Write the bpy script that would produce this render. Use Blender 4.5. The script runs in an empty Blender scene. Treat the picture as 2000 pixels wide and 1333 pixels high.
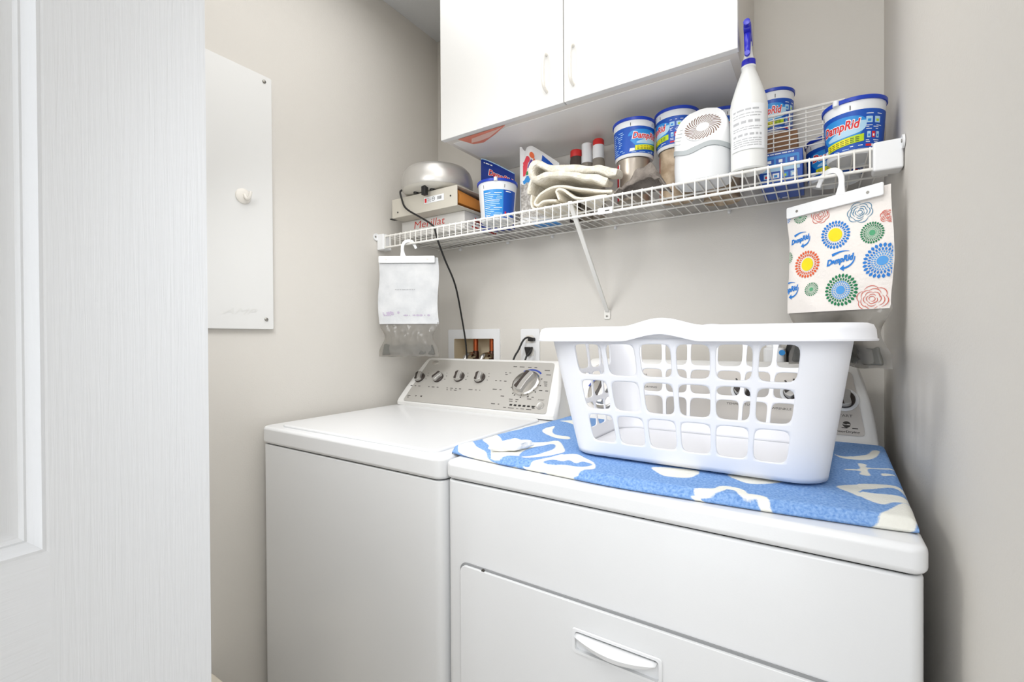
import bpy, bmesh, math, random
import numpy as np
from mathutils import Vector, Matrix, noise
random.seed(7)
PI = math.pi
SC = bpy.context.scene
COL = SC.collection

# ------------------------------------------------------------------ camera, world, lights, exposure
def setup_camera():
    cam = bpy.data.cameras.new('camera'); o = bpy.data.objects.new('camera', cam); COL.objects.link(o)
    yaw, pitch, roll = math.radians(33.2550), math.radians(-0.3883), math.radians(-0.3213)
    F = Vector((-math.sin(yaw)*math.cos(pitch), math.cos(yaw)*math.cos(pitch), math.sin(pitch)))
    R = Vector((math.cos(yaw), math.sin(yaw), 0)); U = R.cross(F)
    R2 = R*math.cos(roll)+U*math.sin(roll); U2 = -R*math.sin(roll)+U*math.cos(roll)
    m = Matrix((R2, U2, -F)).transposed().to_4x4(); m.translation = (1.34831, -1.49270, 1.16524)
    o.matrix_world = m
    cam.sensor_width = 36.0; cam.lens = 912.338*36/2000; cam.clip_start = 0.02
    SC.camera = o
setup_camera()

world = bpy.data.worlds.new('world'); SC.world = world; world.use_nodes = True
bg = world.node_tree.nodes['Background']; bg.inputs[0].default_value = (0.93, 0.96, 1.0, 1); bg.inputs[1].default_value = 1.55

def area(name, loc, target, sx, sy, power, col=(1, 1, 1), spread=180):
    l = bpy.data.lights.new(name, 'AREA'); l.shape = 'RECTANGLE'; l.size = sx; l.size_y = sy
    l.energy = power; l.color = col; l.spread = math.radians(spread)
    o = bpy.data.objects.new(name, l); COL.objects.link(o); o.location = loc
    o.rotation_euler = (Vector(target)-Vector(loc)).to_track_quat('-Z', 'Y').to_euler()
    return o
area('front_left_fill', (0.46, -1.225, 1.62), (0.62, -0.3, 0.75), 0.35, 0.5, 3.9, (0.97, 0.985, 1.0), 128)  # added unseen fill from the front left, brightens the washer front
area('flash_light', (1.41, -1.42, 1.40), (0.56, -0.35, 0.95), 0.12, 0.3, 0.75, (0.94, 0.97, 1.0), 98)
area('upper_right_fill', (1.25, -1.20, 2.2), (0.9, -0.2, 1.5), 0.3, 0.3, 1.2, (1.0, 0.975, 0.94), 130)  # added fill from above the doorway, lifts the upper right wall
area('overhead_fill', (0.70, -0.80, 2.365), (0.70, -0.80, 0), 1.0, 0.85, 4.5, (0.98, 0.985, 1.0))  # broad soft fill added under the ceiling, like bounced flash

SC.view_settings.view_transform = 'Standard'; SC.view_settings.look = 'None'
SC.view_settings.gamma = 1.0; SC.view_settings.use_curve_mapping = False
SC.view_settings.exposure = 0.46

# ------------------------------------------------------------------ materials
def lin(c):
    r = [(v/255.0) for v in c]
    return tuple((v/12.92 if v <= 0.04045 else ((v+0.055)/1.055)**2.4) for v in r)
MATS = {}
def mat(name, rgb, rough=0.5, metal=0.0, bump=None, spec=0.5, coat=0.0, sub=0.0, mottle=None):
    """bump = (scale, strength[, stretch]); mottle = (scale, second rgb)"""
    if name in MATS: return MATS[name]
    m = bpy.data.materials.new(name); m.use_nodes = True; nt = m.node_tree; b = nt.nodes['Principled BSDF']
    b.inputs['Base Color'].default_value = (*lin(rgb), 1); b.inputs['Roughness'].default_value = rough
    b.inputs['Metallic'].default_value = metal; b.inputs['Specular IOR Level'].default_value = spec
    b.inputs['Coat Weight'].default_value = coat
    tc = nt.nodes.new('ShaderNodeTexCoord')
    if mottle:
        n = nt.nodes.new('ShaderNodeTexNoise'); n.inputs['Scale'].default_value = mottle[0]; n.inputs['Detail'].default_value = 6
        r = nt.nodes.new('ShaderNodeValToRGB'); r.color_ramp.elements[0].position = 0.38; r.color_ramp.elements[1].position = 0.62
        r.color_ramp.elements[0].color = (*lin(rgb), 1); r.color_ramp.elements[1].color = (*lin(mottle[1]), 1)
        nt.links.new(tc.outputs['Object'], n.inputs['Vector']); nt.links.new(n.outputs['Fac'], r.inputs['Fac'])
        nt.links.new(r.outputs['Color'], b.inputs['Base Color'])
    if bump:
        n = nt.nodes.new('ShaderNodeTexNoise'); n.inputs['Scale'].default_value = bump[0]; n.inputs['Detail'].default_value = 4
        mp = nt.nodes.new('ShaderNodeMapping'); st = bump[2] if len(bump) > 2 else (1, 1, 1)
        mp.inputs['Scale'].default_value = st
        bp = nt.nodes.new('ShaderNodeBump'); bp.inputs['Strength'].default_value = bump[1]; bp.inputs['Distance'].default_value = 0.004
        nt.links.new(tc.outputs['Object'], mp.inputs['Vector']); nt.links.new(mp.outputs['Vector'], n.inputs['Vector'])
        nt.links.new(n.outputs['Fac'], bp.inputs['Height']); nt.links.new(bp.outputs['Normal'], b.inputs['Normal'])
    MATS[name] = m
    return m
def clear(name, rgb, opacity, rough=0.08):
    if name in MATS: return MATS[name]
    m = bpy.data.materials.new(name); m.use_nodes = True; nt = m.node_tree
    b = nt.nodes['Principled BSDF']; out = nt.nodes['Material Output']
    b.inputs['Base Color'].default_value = (*lin(rgb), 1); b.inputs['Roughness'].default_value = rough
    t = nt.nodes.new('ShaderNodeBsdfTransparent'); mx = nt.nodes.new('ShaderNodeMixShader'); mx.inputs[0].default_value = opacity
    t.inputs[0].default_value = (*lin(rgb), 1)
    nt.links.new(t.outputs[0], mx.inputs[1]); nt.links.new(b.outputs[0], mx.inputs[2]); nt.links.new(mx.outputs[0], out.inputs['Surface'])
    tc = nt.nodes.new('ShaderNodeTexCoord'); n = nt.nodes.new('ShaderNodeTexNoise'); n.inputs['Scale'].default_value = 40
    bp = nt.nodes.new('ShaderNodeBump'); bp.inputs['Strength'].default_value = 0.5; bp.inputs['Distance'].default_value = 0.004
    nt.links.new(tc.outputs['Object'], n.inputs['Vector']); nt.links.new(n.outputs['Fac'], bp.inputs['Height']); nt.links.new(bp.outputs['Normal'], b.inputs['Normal'])
    MATS[name] = m
    return m
WALL = mat('wall_paint', (221, 217, 210), 0.75, bump=(260, 0.12), spec=0.3)
CEIL = mat('ceiling_paint', (224, 226, 228), 0.9, bump=(180, 0.3))
FLOOR = mat('floor_tile', (222, 217, 209), 0.4)
TRIM = mat('trim_white', (236, 232, 224), 0.4)
ENAMEL = mat('white_enamel', (236, 237, 238), 0.28, coat=0.3, bump=(420, 0.03))
DARKGAP = mat('dark_gap', (40, 40, 40), 0.8)
CONSOLE = mat('console_white', (236, 235, 232), 0.35)
SILVERPAN = mat('silver_panel', (190, 187, 181), 0.38, metal=0.25)
CHROME = mat('chrome', (215, 213, 210), 0.18, metal=1.0)
GREYKNOB = mat('knob_grey', (196, 194, 190), 0.3, metal=0.6)
KNOBDARK = mat('knob_dark', (62, 54, 50), 0.35)
INK = mat('dark_ink', (70, 66, 62), 0.6)
BLACK = mat('black_rubber', (22, 21, 21), 0.5)
BLUEINK = mat('dial_blue_ink', (52, 74, 160), 0.5)
CABWHITE = mat('cabinet_white', (230, 230, 228), 0.35)
CABBODY = mat('cabinet_body', (226, 221, 214), 0.5)
WIRE = mat('wire_white', (240, 238, 232), 0.35)
PLWHITE = mat('plastic_white', (240, 241, 242), 0.35)
BASKET = mat('basket_white', (240, 241, 246), 0.4)
METAL = mat('screw_metal', (150, 148, 142), 0.35, metal=0.9)
TUBWHITE = mat('tub_white', (232, 234, 236), 0.35)
BLUELID = mat('tub_blue', (10, 58, 178), 0.35)
LBLUE = mat('label_blue', (6, 78, 178), 0.4)
LDEEP = mat('label_deep_blue', (8, 48, 140), 0.4)
LSKY = mat('label_sky_blue', (40, 140, 214), 0.4)
LPALE = mat('label_pale_blue', (176, 212, 236), 0.4)
LRED = mat('label_red', (214, 32, 38), 0.4)
LWHITE = mat('label_white', (240, 242, 244), 0.4)
LLIME = mat('label_lime', (186, 214, 28), 0.4)
LYEL = mat('label_yellow', (240, 226, 30), 0.4)
LINK = mat('label_ink', (70, 96, 40), 0.5)
TINK = mat('tiny_text_grey', (182, 183, 186), 0.6)
TIN = mat('can_metal', (178, 168, 156), 0.35, metal=0.7)
TINRUST = mat('can_paper', (206, 186, 160), 0.6, mottle=(25, (160, 138, 112)))
CARD = mat('carton_white', (222, 220, 216), 0.7)
CARDGREY = mat('carton_grey', (203, 198, 186), 0.6)
CARDBROWN = mat('carton_brown', (150, 112, 82), 0.8)
KRAFT = mat('envelope_orange', (214, 140, 62), 0.7)
SILVER = mat('brushed_silver', (206, 204, 200), 0.4, metal=0.75)
CREAM = mat('cloth_cream', (243, 236, 220), 0.95, bump=(220, 0.9))
CREAMF = mat('cloth_fluffy_cream', (244, 239, 227), 0.95, bump=(200, 1.0), mottle=(60, (228, 222, 206)))
RAG = mat('cloth_grey', (140, 132, 124), 0.95, bump=(160, 0.9), mottle=(30, (112, 104, 98)))
SPRAYBODY = mat('spray_bottle_plastic', (232, 233, 231), 0.35)
SPRAYBLUE = mat('spray_blue', (40, 42, 190), 0.3)
LGREY = mat('freshener_grey', (176, 182, 184), 0.45)
VENT = mat('vent_dark', (128, 104, 92), 0.7)
REDCAP = mat('cap_red', (212, 44, 42), 0.4)
ORANGE = mat('sticker_orange', (232, 142, 118), 0.5)
GROUT = mat('grout_bag_speckle', (214, 210, 204), 0.7, mottle=(120, (164, 158, 150)))
FABRICW = mat('pouch_fabric_white', (240, 234, 228), 0.85, bump=(90, 0.35))
FABRICG = mat('pouch_fabric_greyed', (222, 223, 224), 0.85, bump=(50, 0.5), mottle=(14, (206, 208, 210)))
CLEAR = clear('clear_film', (205, 202, 196), 0.30, 0.12)
BTLCLEAR = clear('clear_bottle', (206, 198, 186), 0.35, 0.1)
WATERM = clear('pouch_water', (190, 190, 186), 0.22, 0.05)
FGREEN = mat('print_green', (24, 122, 76), 0.7)
FGREEN2 = mat('print_pale_green', (84, 166, 120), 0.7)
FBLUE = mat('print_blue', (32, 122, 206), 0.7)
FBLUE2 = mat('print_light_blue', (84, 158, 224), 0.7)
FYEL = mat('print_yellow', (240, 222, 26), 0.7)
FORANGE = mat('print_orange', (222, 92, 46), 0.7)
FRED = mat('print_red_line', (206, 96, 78), 0.7)
FTEAL = mat('print_blue_line', (66, 128, 162), 0.7)
COPPER = mat('copper', (186, 96, 58), 0.3, metal=0.9)
BRASSDK = mat('valve_dark', (72, 48, 38), 0.35, metal=0.7)
BOXIN = mat('outlet_box_inner', (222, 208, 180), 0.6)
PURPLE = mat('purple_stain', (190, 178, 198), 0.8)
CREAMBIN = mat('bin_cream', (232, 224, 208), 0.5)

# ------------------------------------------------------------------ object helpers
ORG = {}
def thing(name, label, cat, loc=(0, 0, 0), group=None):
    o = bpy.data.objects.new(name, None); COL.objects.link(o); o.location = loc; o.empty_display_size = 0.05
    o['label'] = label; o['category'] = cat
    if group: o['group'] = group
    ORG[o] = Vector(loc)
    return o
def obj(name, bm, m, parent=None, smooth=True, bevel=0, seg=3, ang=40, solid=0, off=-1, sub=0, label=None):
    """bm holds WORLD coordinates"""
    org = ORG[parent] if parent else Vector((0, 0, 0))
    bmesh.ops.recalc_face_normals(bm, faces=bm.faces) if len(bm.faces) else None
    bmesh.ops.translate(bm, verts=bm.verts, vec=-org)
    me = bpy.data.meshes.new(name); bm.to_mesh(me); bm.free()
    for x in (m if isinstance(m, (list, tuple)) else [m]): me.materials.append(x)
    o = bpy.data.objects.new(name, me); COL.objects.link(o)
    if parent: o.parent = parent
    ORG[o] = org
    if smooth:
        for p in me.polygons: p.use_smooth = True
        me.set_sharp_from_angle(angle=math.radians(ang))
    if solid:
        md = o.modifiers.new('solid', 'SOLIDIFY'); md.thickness = solid; md.offset = off
    if bevel:
        md = o.modifiers.new('bevel', 'BEVEL'); md.width = bevel; md.segments = seg; md.limit_method = 'ANGLE'; md.angle_limit = math.radians(35)
        md.harden_normals = True
    if sub:
        md = o.modifiers.new('sub', 'SUBSURF'); md.levels = sub; md.render_levels = sub
    if label: o['label'] = label
    return o
def tag(o, label, cat, group=None):
    o['label'] = label; o['category'] = cat
    if group: o['group'] = group
    return o
def struct(o, label=None):
    o['kind'] = 'structure'
    if label: o['label'] = label
    return o
def BM(): return bmesh.new()
def box(bm, x0, x1, y0, y1, z0, z1, mi=0):
    v = [bm.verts.new(p) for p in ((x0, y0, z0), (x1, y0, z0), (x1, y1, z0), (x0, y1, z0), (x0, y0, z1), (x1, y0, z1), (x1, y1, z1), (x0, y1, z1))]
    for q in ((3, 2, 1, 0), (4, 5, 6, 7), (0, 1, 5, 4), (1, 2, 6, 5), (2, 3, 7, 6), (3, 0, 4, 7)):
        f = bm.faces.new([v[i] for i in q]); f.material_index = mi
    return v
def lathe(bm, prof, c, seg=48, mi=0, cap0=True, cap1=True, M=None):
    rings = []
    for r, z in prof:
        ring = []
        for i in range(seg):
            a = 2*PI*i/seg; p = Vector((r*math.cos(a), r*math.sin(a), z))
            if M is not None: p = M @ p
            ring.append(bm.verts.new(p+Vector(c)))
        rings.append(ring)
    for a, b in zip(rings, rings[1:]):
        for i in range(seg):
            f = bm.faces.new((a[i], a[(i+1) % seg], b[(i+1) % seg], b[i])); f.material_index = mi
    if cap0: bm.faces.new(rings[0][::-1]).material_index = mi
    if cap1: bm.faces.new(rings[-1]).material_index = mi
def tube(bm, pts, r, seg=8, mi=0, rad=None, closed=False):
    pts = [Vector(p) for p in pts]; n = len(pts); rings = []; up = None
    for i, p in enumerate(pts):
        t = (pts[min(i+1, n-1)]-pts[max(i-1, 0)]).normalized()
        if up is None:
            up = Vector((0, 0, 1)) if abs(t.z) < .9 else Vector((1, 0, 0))
        s = t.cross(up).normalized(); up = s.cross(t).normalized()
        rr = rad[i] if rad else r
        rings.append([bm.verts.new(p+s*rr*math.cos(2*PI*k/seg)+up*rr*math.sin(2*PI*k/seg)) for k in range(seg)])
    for a, b in zip(rings, rings[1:]):
        for i in range(seg):
            bm.faces.new((a[i], a[(i+1) % seg], b[(i+1) % seg], b[i])).material_index = mi
    bm.faces.new(rings[0][::-1]).material_index = mi; bm.faces.new(rings[-1]).material_index = mi
def spline(pts, n=8):
    P = [Vector(p) for p in pts]; out = []
    for i in range(len(P)-1):
        a, b, c, d = P[max(i-1, 0)], P[i], P[i+1], P[min(i+2, len(P)-1)]
        for k in range(n):
            t = k/n
            out.append(0.5*((2*b)+(c-a)*t+(2*a-5*b+4*c-d)*t*t+(3*b-a-3*c+d)*t*t*t))
    out.append(P[-1]); return out
def prism(bm, poly, fn, d0, d1, mi=0):
    """poly of (a,b); fn(a,b,d)->xyz"""
    A = [bm.verts.new(fn(a, b, d0)) for a, b in poly]; B = [bm.verts.new(fn(a, b, d1)) for a, b in poly]
    n = len(poly)
    bm.faces.new(A[::-1]).material_index = mi; bm.faces.new(B).material_index = mi
    for i in range(n): bm.faces.new((A[i], A[(i+1) % n], B[(i+1) % n], B[i])).material_index = mi
def rrect(x0, x1, y0, y1, r, n=5):
    out = []
    for cx, cy, a0 in ((x1-r, y1-r, 0), (x0+r, y1-r, PI/2), (x0+r, y0+r, PI), (x1-r, y0+r, 1.5*PI)):
        for k in range(n+1):
            a = a0+PI/2*k/n; out.append((cx+r*math.cos(a), cy+r*math.sin(a)))
    return out
def circ(cx, cy, r, n=28, sx=1.0):
    return [(cx+sx*r*math.cos(2*PI*k/n), cy+r*math.sin(2*PI*k/n)) for k in range(n)]
def arcband(cx, cy, r0, r1, a0, a1, n=16):
    A = [math.radians(a0+(a1-a0)*k/n) for k in range(n+1)]
    return [(cx+r1*math.cos(a), cy+r1*math.sin(a)) for a in A]+[(cx+r0*math.cos(a), cy+r0*math.sin(a)) for a in reversed(A)]
def stroke(pts, w, taper=None):
    L, Rr = [], []; n = len(pts)
    for i, (x, y) in enumerate(pts):
        a = pts[max(i-1, 0)]; b = pts[min(i+1, n-1)]; dx, dy = b[0]-a[0], b[1]-a[1]; l = math.hypot(dx, dy) or 1
        ww = (w[i] if isinstance(w, (list, tuple)) else w)/2
        L.append((x-dy/l*ww, y+dx/l*ww)); Rr.append((x+dy/l*ww, y-dx/l*ww))
    return L+Rr[::-1]
_TX = {}
def text_mesh(s, bold=0.0, shear=0.0):
    k = (s, bold, shear)
    if k in _TX: return _TX[k]
    cu = bpy.data.curves.new('t', 'FONT'); cu.body = s; cu.size = 1.0; cu.offset = bold; cu.shear = shear; cu.resolution_u = 3
    o = bpy.data.objects.new('t', cu); COL.objects.link(o)
    dg = bpy.context.evaluated_depsgraph_get(); dg.update()
    me = bpy.data.meshes.new_from_object(o.evaluated_get(dg))
    V = [(v.co.x, v.co.y) for v in me.vertices]; Fc = [tuple(p.vertices) for p in me.polygons]
    bpy.data.objects.remove(o); bpy.data.curves.remove(cu); bpy.data.meshes.remove(me)
    _TX[k] = (V, Fc); return _TX[k]
class Decal:
    """flat printed shapes laid on a surface; each layer a little above the one below"""
    def __init__(s): s.items = []
    def poly(s, pts, mi, lv=1): s.items.append((list(pts), [tuple(range(len(pts)))], mi, lv)); return s
    def rect(s, x0, x1, y0, y1, mi, lv=1): return s.poly([(x0, y0), (x1, y0), (x1, y1), (x0, y1)], mi, lv)
    def text(s, t, x, y, w, h, mi, lv=3, bold=0.0, shear=0.0, rot=0.0, fit=True):
        V, Fc = text_mesh(t, bold, shear)
        if not V: return s
        xs = [v[0] for v in V]; ys = [v[1] for v in V]; x0, x1, y0, y1 = min(xs), max(xs), min(ys), max(ys)
        kx = w/(x1-x0); ky = h/(y1-y0) if h else kx
        c, sn = math.cos(rot), math.sin(rot); P = []
        for a, b in V:
            a = (a-(x0+x1)/2)*kx; b = (b-(y0+y1)/2)*ky
            P.append((x+a*c-b*sn, y+a*sn+b*c))
        s.items.append((P, Fc, mi, lv)); return s
    def lines(s, x0, x1, ys, h, mi, lv=2, words=0.012, rnd=None):
        rnd = rnd or random
        for y in ys:
            x = x0
            while x < x1-words*.3:
                w = min(words*(.4+rnd.random()), x1-x)
                s.rect(x, x+w, y, y+h, mi, lv); x += w+h*.7
        return s
    def build(s, surf, step=0.006, clipx=None, clipy=None, lift=0.00025, stepy=None):
        out = BM()
        for P, Fc, mi, lv in s.items:
            bm = BM(); vs = [bm.verts.new((a, b, 0)) for a, b in P]
            for f in Fc:
                try: bm.faces.new([vs[i] for i in f])
                except ValueError: pass
            bmesh.ops.triangulate(bm, faces=bm.faces)
            if clipx or clipy:
                for ax, cl in ((0, clipx), (1, clipy)):
                    if not cl: continue
                    for val, sg in ((cl[0], -1), (cl[1], 1)):
                        co = [0, 0, 0]; co[ax] = val; no = [0, 0, 0]; no[ax] = sg
                        bmesh.ops.bisect_plane(bm, geom=bm.verts[:]+bm.edges[:]+bm.faces[:], plane_co=co, plane_no=no, clear_outer=True)
            if bm.verts:
                for ax, stp in ((0, step), (1, stepy)):
                    if not stp: continue
                    lo = min(v.co[ax] for v in bm.verts); hi = max(v.co[ax] for v in bm.verts)
                    k = math.ceil(lo/stp)
                    while k*stp < hi:
                        co = [0, 0, 0]; co[ax] = k*stp; no = [0, 0, 0]; no[ax] = 1
                        bmesh.ops.bisect_plane(bm, geom=bm.verts[:]+bm.edges[:]+bm.faces[:], plane_co=co, plane_no=no); k += 1
            mp = {v: out.verts.new(surf(v.co.x, v.co.y, lift*lv+0.0002)) for v in bm.verts}
            for f in bm.faces:
                try: out.faces.new([mp[v] for v in f.verts]).material_index = mi
                except ValueError: pass
            bm.free()
        return out
def decal_obj(name, dec, surf, mats, parent, step=0.006, **k):
    bm = dec.build(surf, step, **k)
    org = ORG[parent]; bmesh.ops.translate(bm, verts=bm.verts, vec=-org)
    me = bpy.data.meshes.new(name); bm.to_mesh(me); bm.free()
    for m in mats: me.materials.append(m)
    o = bpy.data.objects.new(name, me); COL.objects.link(o); o.parent = parent; ORG[o] = org
    return o

# ------------------------------------------------------------------ the room
W, ZC = 1.4865, 2.42
def plane_box(name, *a, m=WALL, label=None):
    bm = BM(); box(bm, *a); return struct(obj(name, bm, m, smooth=False), label)
plane_box('wall_left', -0.1, 0.0, -1.40, 0.1, 0, ZC)
plane_box('wall_right', W, W+0.1, -2.6, 0.1, 0, ZC)
plane_box('floor', -0.1, W+0.1, -2.6, 0.1, -0.1, 0, m=FLOOR)
plane_box('ceiling', -0.1, W+0.1, -2.6, 0.1, ZC, ZC+0.1, m=CEIL)
# back wall with the opening of the recessed outlet box
OX0, OX1, OZ0, OZ1 = 0.086, 0.288, 1.02, 1.1635
bm = BM()
for a in ((0, OX0, 0, ZC), (OX1, W, 0, ZC), (OX0, OX1, 0, OZ0), (OX0, OX1, OZ1, ZC)):
    box(bm, a[0], a[1], 0, 0.1, a[2], a[3])
struct(obj('wall_back', bm, WALL, smooth=False))
# front wall beside and above the doorway (hidden behind the open door)
bm = BM(); box(bm, 0, 0.79, -1.40, -1.29, 0, ZC); box(bm, 0.79, W, -1.40, -1.29, 2.10, ZC)
struct(obj('wall_front', bm, WALL, smooth=False))
bm = BM(); box(bm, 0.79, 0.805, -1.40, -1.29, 0, 2.10); struct(obj('trim_1', bm, TRIM, smooth=False))
bm = BM(); prism(bm, [(0, 0), (0.014, 0), (0.014, 0.07), (0.006, 0.085), (0, 0.085)], lambda a, b, d: (a, d, b), -1.29, 0)
struct(obj('baseboard_left', bm, TRIM, smooth=False))
bm = BM(); prism(bm, [(0, 0), (0.014, 0), (0.014, 0.07), (0.006, 0.085), (0, 0.085)], lambda a, b, d: (W-a, d, b), -2.6, 0)
struct(obj('baseboard_right', bm, TRIM, smooth=False))
# unseen ceiling body added to go with the overhead fill (outside the frame)
added_light = thing('added_ceiling_light', 'square white ceiling fixture added unseen for fill above the washer and dryer', 'added_light', (0.8, -0.75, ZC))
bm = BM(); box(bm, 0.22, 1.26, -1.25, -0.36, ZC-0.045, ZC-0.001); obj('added_light_body', bm, TRIM, added_light, bevel=0.008)

added_light = thing('added_wall_light', 'white wall fixture added unseen behind the open door to brighten the washer', 'added_light', (0.46, -1.29, 1.70))  # unseen body added to carry the front left fill
bm = BM(); box(bm, 0.27, 0.65, -1.2895, -1.245, 1.46, 1.94); obj('added_light_body', bm, TRIM, added_light, bevel=0.008)

# open door: leaf built in a local frame u (along the leaf towards the free end), n (towards the camera side)
DP = Vector((0.8533, -1.2755, 0)); DU = Vector((0.0663, -0.9978, 0)).normalized(); DN = Vector((0.9978, 0.0663, 0)).normalized()
def door_material():
    m = bpy.data.materials.new('door_moulded_white'); m.use_nodes = True; nt = m.node_tree; b = nt.nodes['Principled BSDF']
    b.inputs['Base Color'].default_value = (*lin((238, 240, 243)), 1); b.inputs['Roughness'].default_value = 0.45
    tc = nt.nodes.new('ShaderNodeTexCoord'); at = nt.nodes.new('ShaderNodeAttribute'); at.attribute_name = 'grain'
    mp = nt.nodes.new('ShaderNodeMapping'); mp.inputs['Scale'].default_value = (1, 0.03, 1)
    n = nt.nodes.new('ShaderNodeTexNoise'); n.inputs['Scale'].default_value = 330; n.inputs['Detail'].default_value = 3; n.inputs['Distortion'].default_value = 0.4
    bp = nt.nodes.new('ShaderNodeBump'); bp.inputs['Strength'].default_value = 0.4; bp.inputs['Distance'].default_value = 0.0012
    nt.links.new(at.outputs['Vector'], mp.inputs['Vector']); nt.links.new(mp.outputs['Vector'], n.inputs['Vector'])
    nt.links.new(n.outputs['Fac'], bp.inputs['Height']); nt.links.new(bp.outputs['Normal'], b.inputs['Normal'])
    return m
def build_door():
    w, h, th = 0.61, 2.03, 0.035
    us = [0, 0.115, w-0.115, w]; zs = [0.01, 0.24, 0.84, 1.0045, h-0.115, h]
    # moulded leaf: vertical stiles, rails, and recessed panels with a stepped ogee
    bm = BM(); gl = bm.loops.layers.float_vector.new('grain')
    def P(u, z, d): return DP+DU*u+DN*d+Vector((0, 0, z))
    def quad(pts, vert):
        f = bm.faces.new([bm.verts.new(P(*p)) for p in pts])
        for l, p in zip(f.loops, pts): l[gl] = (p[0], p[1], 0) if vert else (p[1], p[0]+3, 0)
    for side in (0, -th):
        quad([(us[0], zs[0], side), (us[1], zs[0], side), (us[1], zs[-1], side), (us[0], zs[-1], side)], True)
        quad([(us[2], zs[0], side), (us[3], zs[0], side), (us[3], zs[-1], side), (us[2], zs[-1], side)], True)
        for a, b in ((0, 1), (2, 3), (4, 5)):
            quad([(us[1], zs[a], side), (us[2], zs[a], side), (us[2], zs[b], side), (us[1], zs[b], side)], False)
        sg = -1 if side == 0 else 1
        for a, b in ((1, 2), (3, 4)):
            prof = [(0, 0), (0.0015, 0.0005), (0.004, -0.0005), (0.007, 0.0035), (0.0105, 0.007), (0.012, 0.0065), (0.0145, 0.0085), (0.018, 0.009), (0.023, 0.0075), (0.034, 0.004), (0.038, 0.0035)]
            rings = [[(us[1]+i, zs[a]+i, side+sg*d), (us[2]-i, zs[a]+i, side+sg*d), (us[2]-i, zs[b]-i, side+sg*d), (us[1]+i, zs[b]-i, side+sg*d)] for i, d in prof]
            for r0, r1 in zip(rings, rings[1:]):
                for k in range(4):
                    quad([r0[k], r0[(k+1) % 4], r1[(k+1) % 4], r1[k]], k in (1, 3))
            quad(rings[-1], True)
    for u in (0, w): quad([(u, zs[0], 0), (u, zs[-1], 0), (u, zs[-1], -th), (u, zs[0], -th)], True)
    for z in (zs[0], zs[-1]): quad([(0, z, 0), (w, z, 0), (w, z, -th), (0, z, -th)], False)
    bmesh.ops.remove_doubles(bm, verts=bm.verts, dist=0.00005)
    o = obj('door_1', bm, door_material(), ang=25)
    struct(o, 'white moulded panel door standing open at the left')
    for z in (0.25, 1.0, 1.8):
        b2 = BM(); c = DP+DU*-0.004+DN*(-0.036)
        lathe(b2, [(0.006, z), (0.006, z+0.09)], (c.x, c.y, 0), 12); obj('hinge', b2, METAL, o)
build_door()

# pale bin beside the left wall behind the door (only a corner shows)
t = thing('waste_bin', 'pale cream bin corner low against left wall beside the open door', 'bin', (0.1, -1.03, 0))
bm = BM()
A = rrect(0.022, 0.17, -1.13, -0.935, 0.02); B = rrect(0.016, 0.19, -1.14, -0.915, 0.025)
va = [bm.verts.new((x, y, 0.0)) for x, y in A]; vb = [bm.verts.new((x, y, 0.285)) for x, y in B]; n_ = len(A)
bm.faces.new(va[::-1])
for i in range(n_): bm.faces.new((va[i], va[(i+1) % n_], vb[(i+1) % n_], vb[i]))
obj('bin_body', bm, CREAMBIN, t, solid=0.003)
bm = BM(); prism(bm, rrect(0.014, 0.192, -1.142, -0.912, 0.026), lambda a, b, d: (a, b, d), 0.285, 0.30); obj('bin_lid', bm, CREAMBIN, t, bevel=0.005)

# ------------------------------------------------------------------ wall panel on the left wall
t = thing('panel_cover', 'tall white metal utility panel cover screwed to the left wall', 'wall panel', (0, -0.91, 1.194))
bm = BM(); prism(bm, rrect(-1.10, -0.7295, 1.194, 1.9255, 0.004, 3), lambda a, b, d: (d, a, b), 0.0005, 0.013)
obj('cover_plate', bm, CABWHITE, t, bevel=0.002)
for y in (-0.752, -1.08):
    for z in (1.2225, 1.908):
        bm = BM(); lathe(bm, [(0.0001, 0.004), (0.003, 0.0036), (0.0048, 0.0022), (0.0052, 0)][::-1], (0.013, y, z), 16, M=Matrix.Rotation(PI/2, 3, 'Y'))
        s_ = obj('screw', bm, METAL, t, label='small metal screw')
bm = BM(); lathe(bm, [(0.006, 0), (0.006, 0.003), (0.004, 0.004)], (0.013, -0.915, 1.237), 16, M=Matrix.Rotation(PI/2, 3, 'Y')); box(bm, 0.013, 0.016, -0.917, -0.913, 1.22, 1.232)
obj('latch', bm, METAL, t)
d = Decal().text('AMP', -0.824, 1.243, 0.095, 0.017, 0, 1, shear=0.5)
decal_obj('embossed_logo', d, lambda a, b, o: (0.0131+o, a, b), [mat('emboss_white', (226, 226, 223), 0.4)], t, 0)
t = thing('adhesive_hook', 'round white adhesive hook stuck on the wall panel cover', 'hook', (0.013, -0.812, 1.563))
RY = Matrix.Rotation(PI/2, 3, 'Y')
bm = BM(); lathe(bm, [(0.021, 0), (0.021, 0.003), (0.018, 0.0055), (0.006, 0.007)], (0.013, -0.814, 1.563), 32, M=RY); obj('hook_base', bm, TRIM, t)
bm = BM(); tube(bm, spline([(0.019, -0.814, 1.567), (0.026, -0.812, 1.556), (0.033, -0.81, 1.553), (0.038, -0.808, 1.562), (0.039, -0.807, 1.573)]), 0.0042, 10); obj('hook_prong', bm, TRIM, t)

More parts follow.
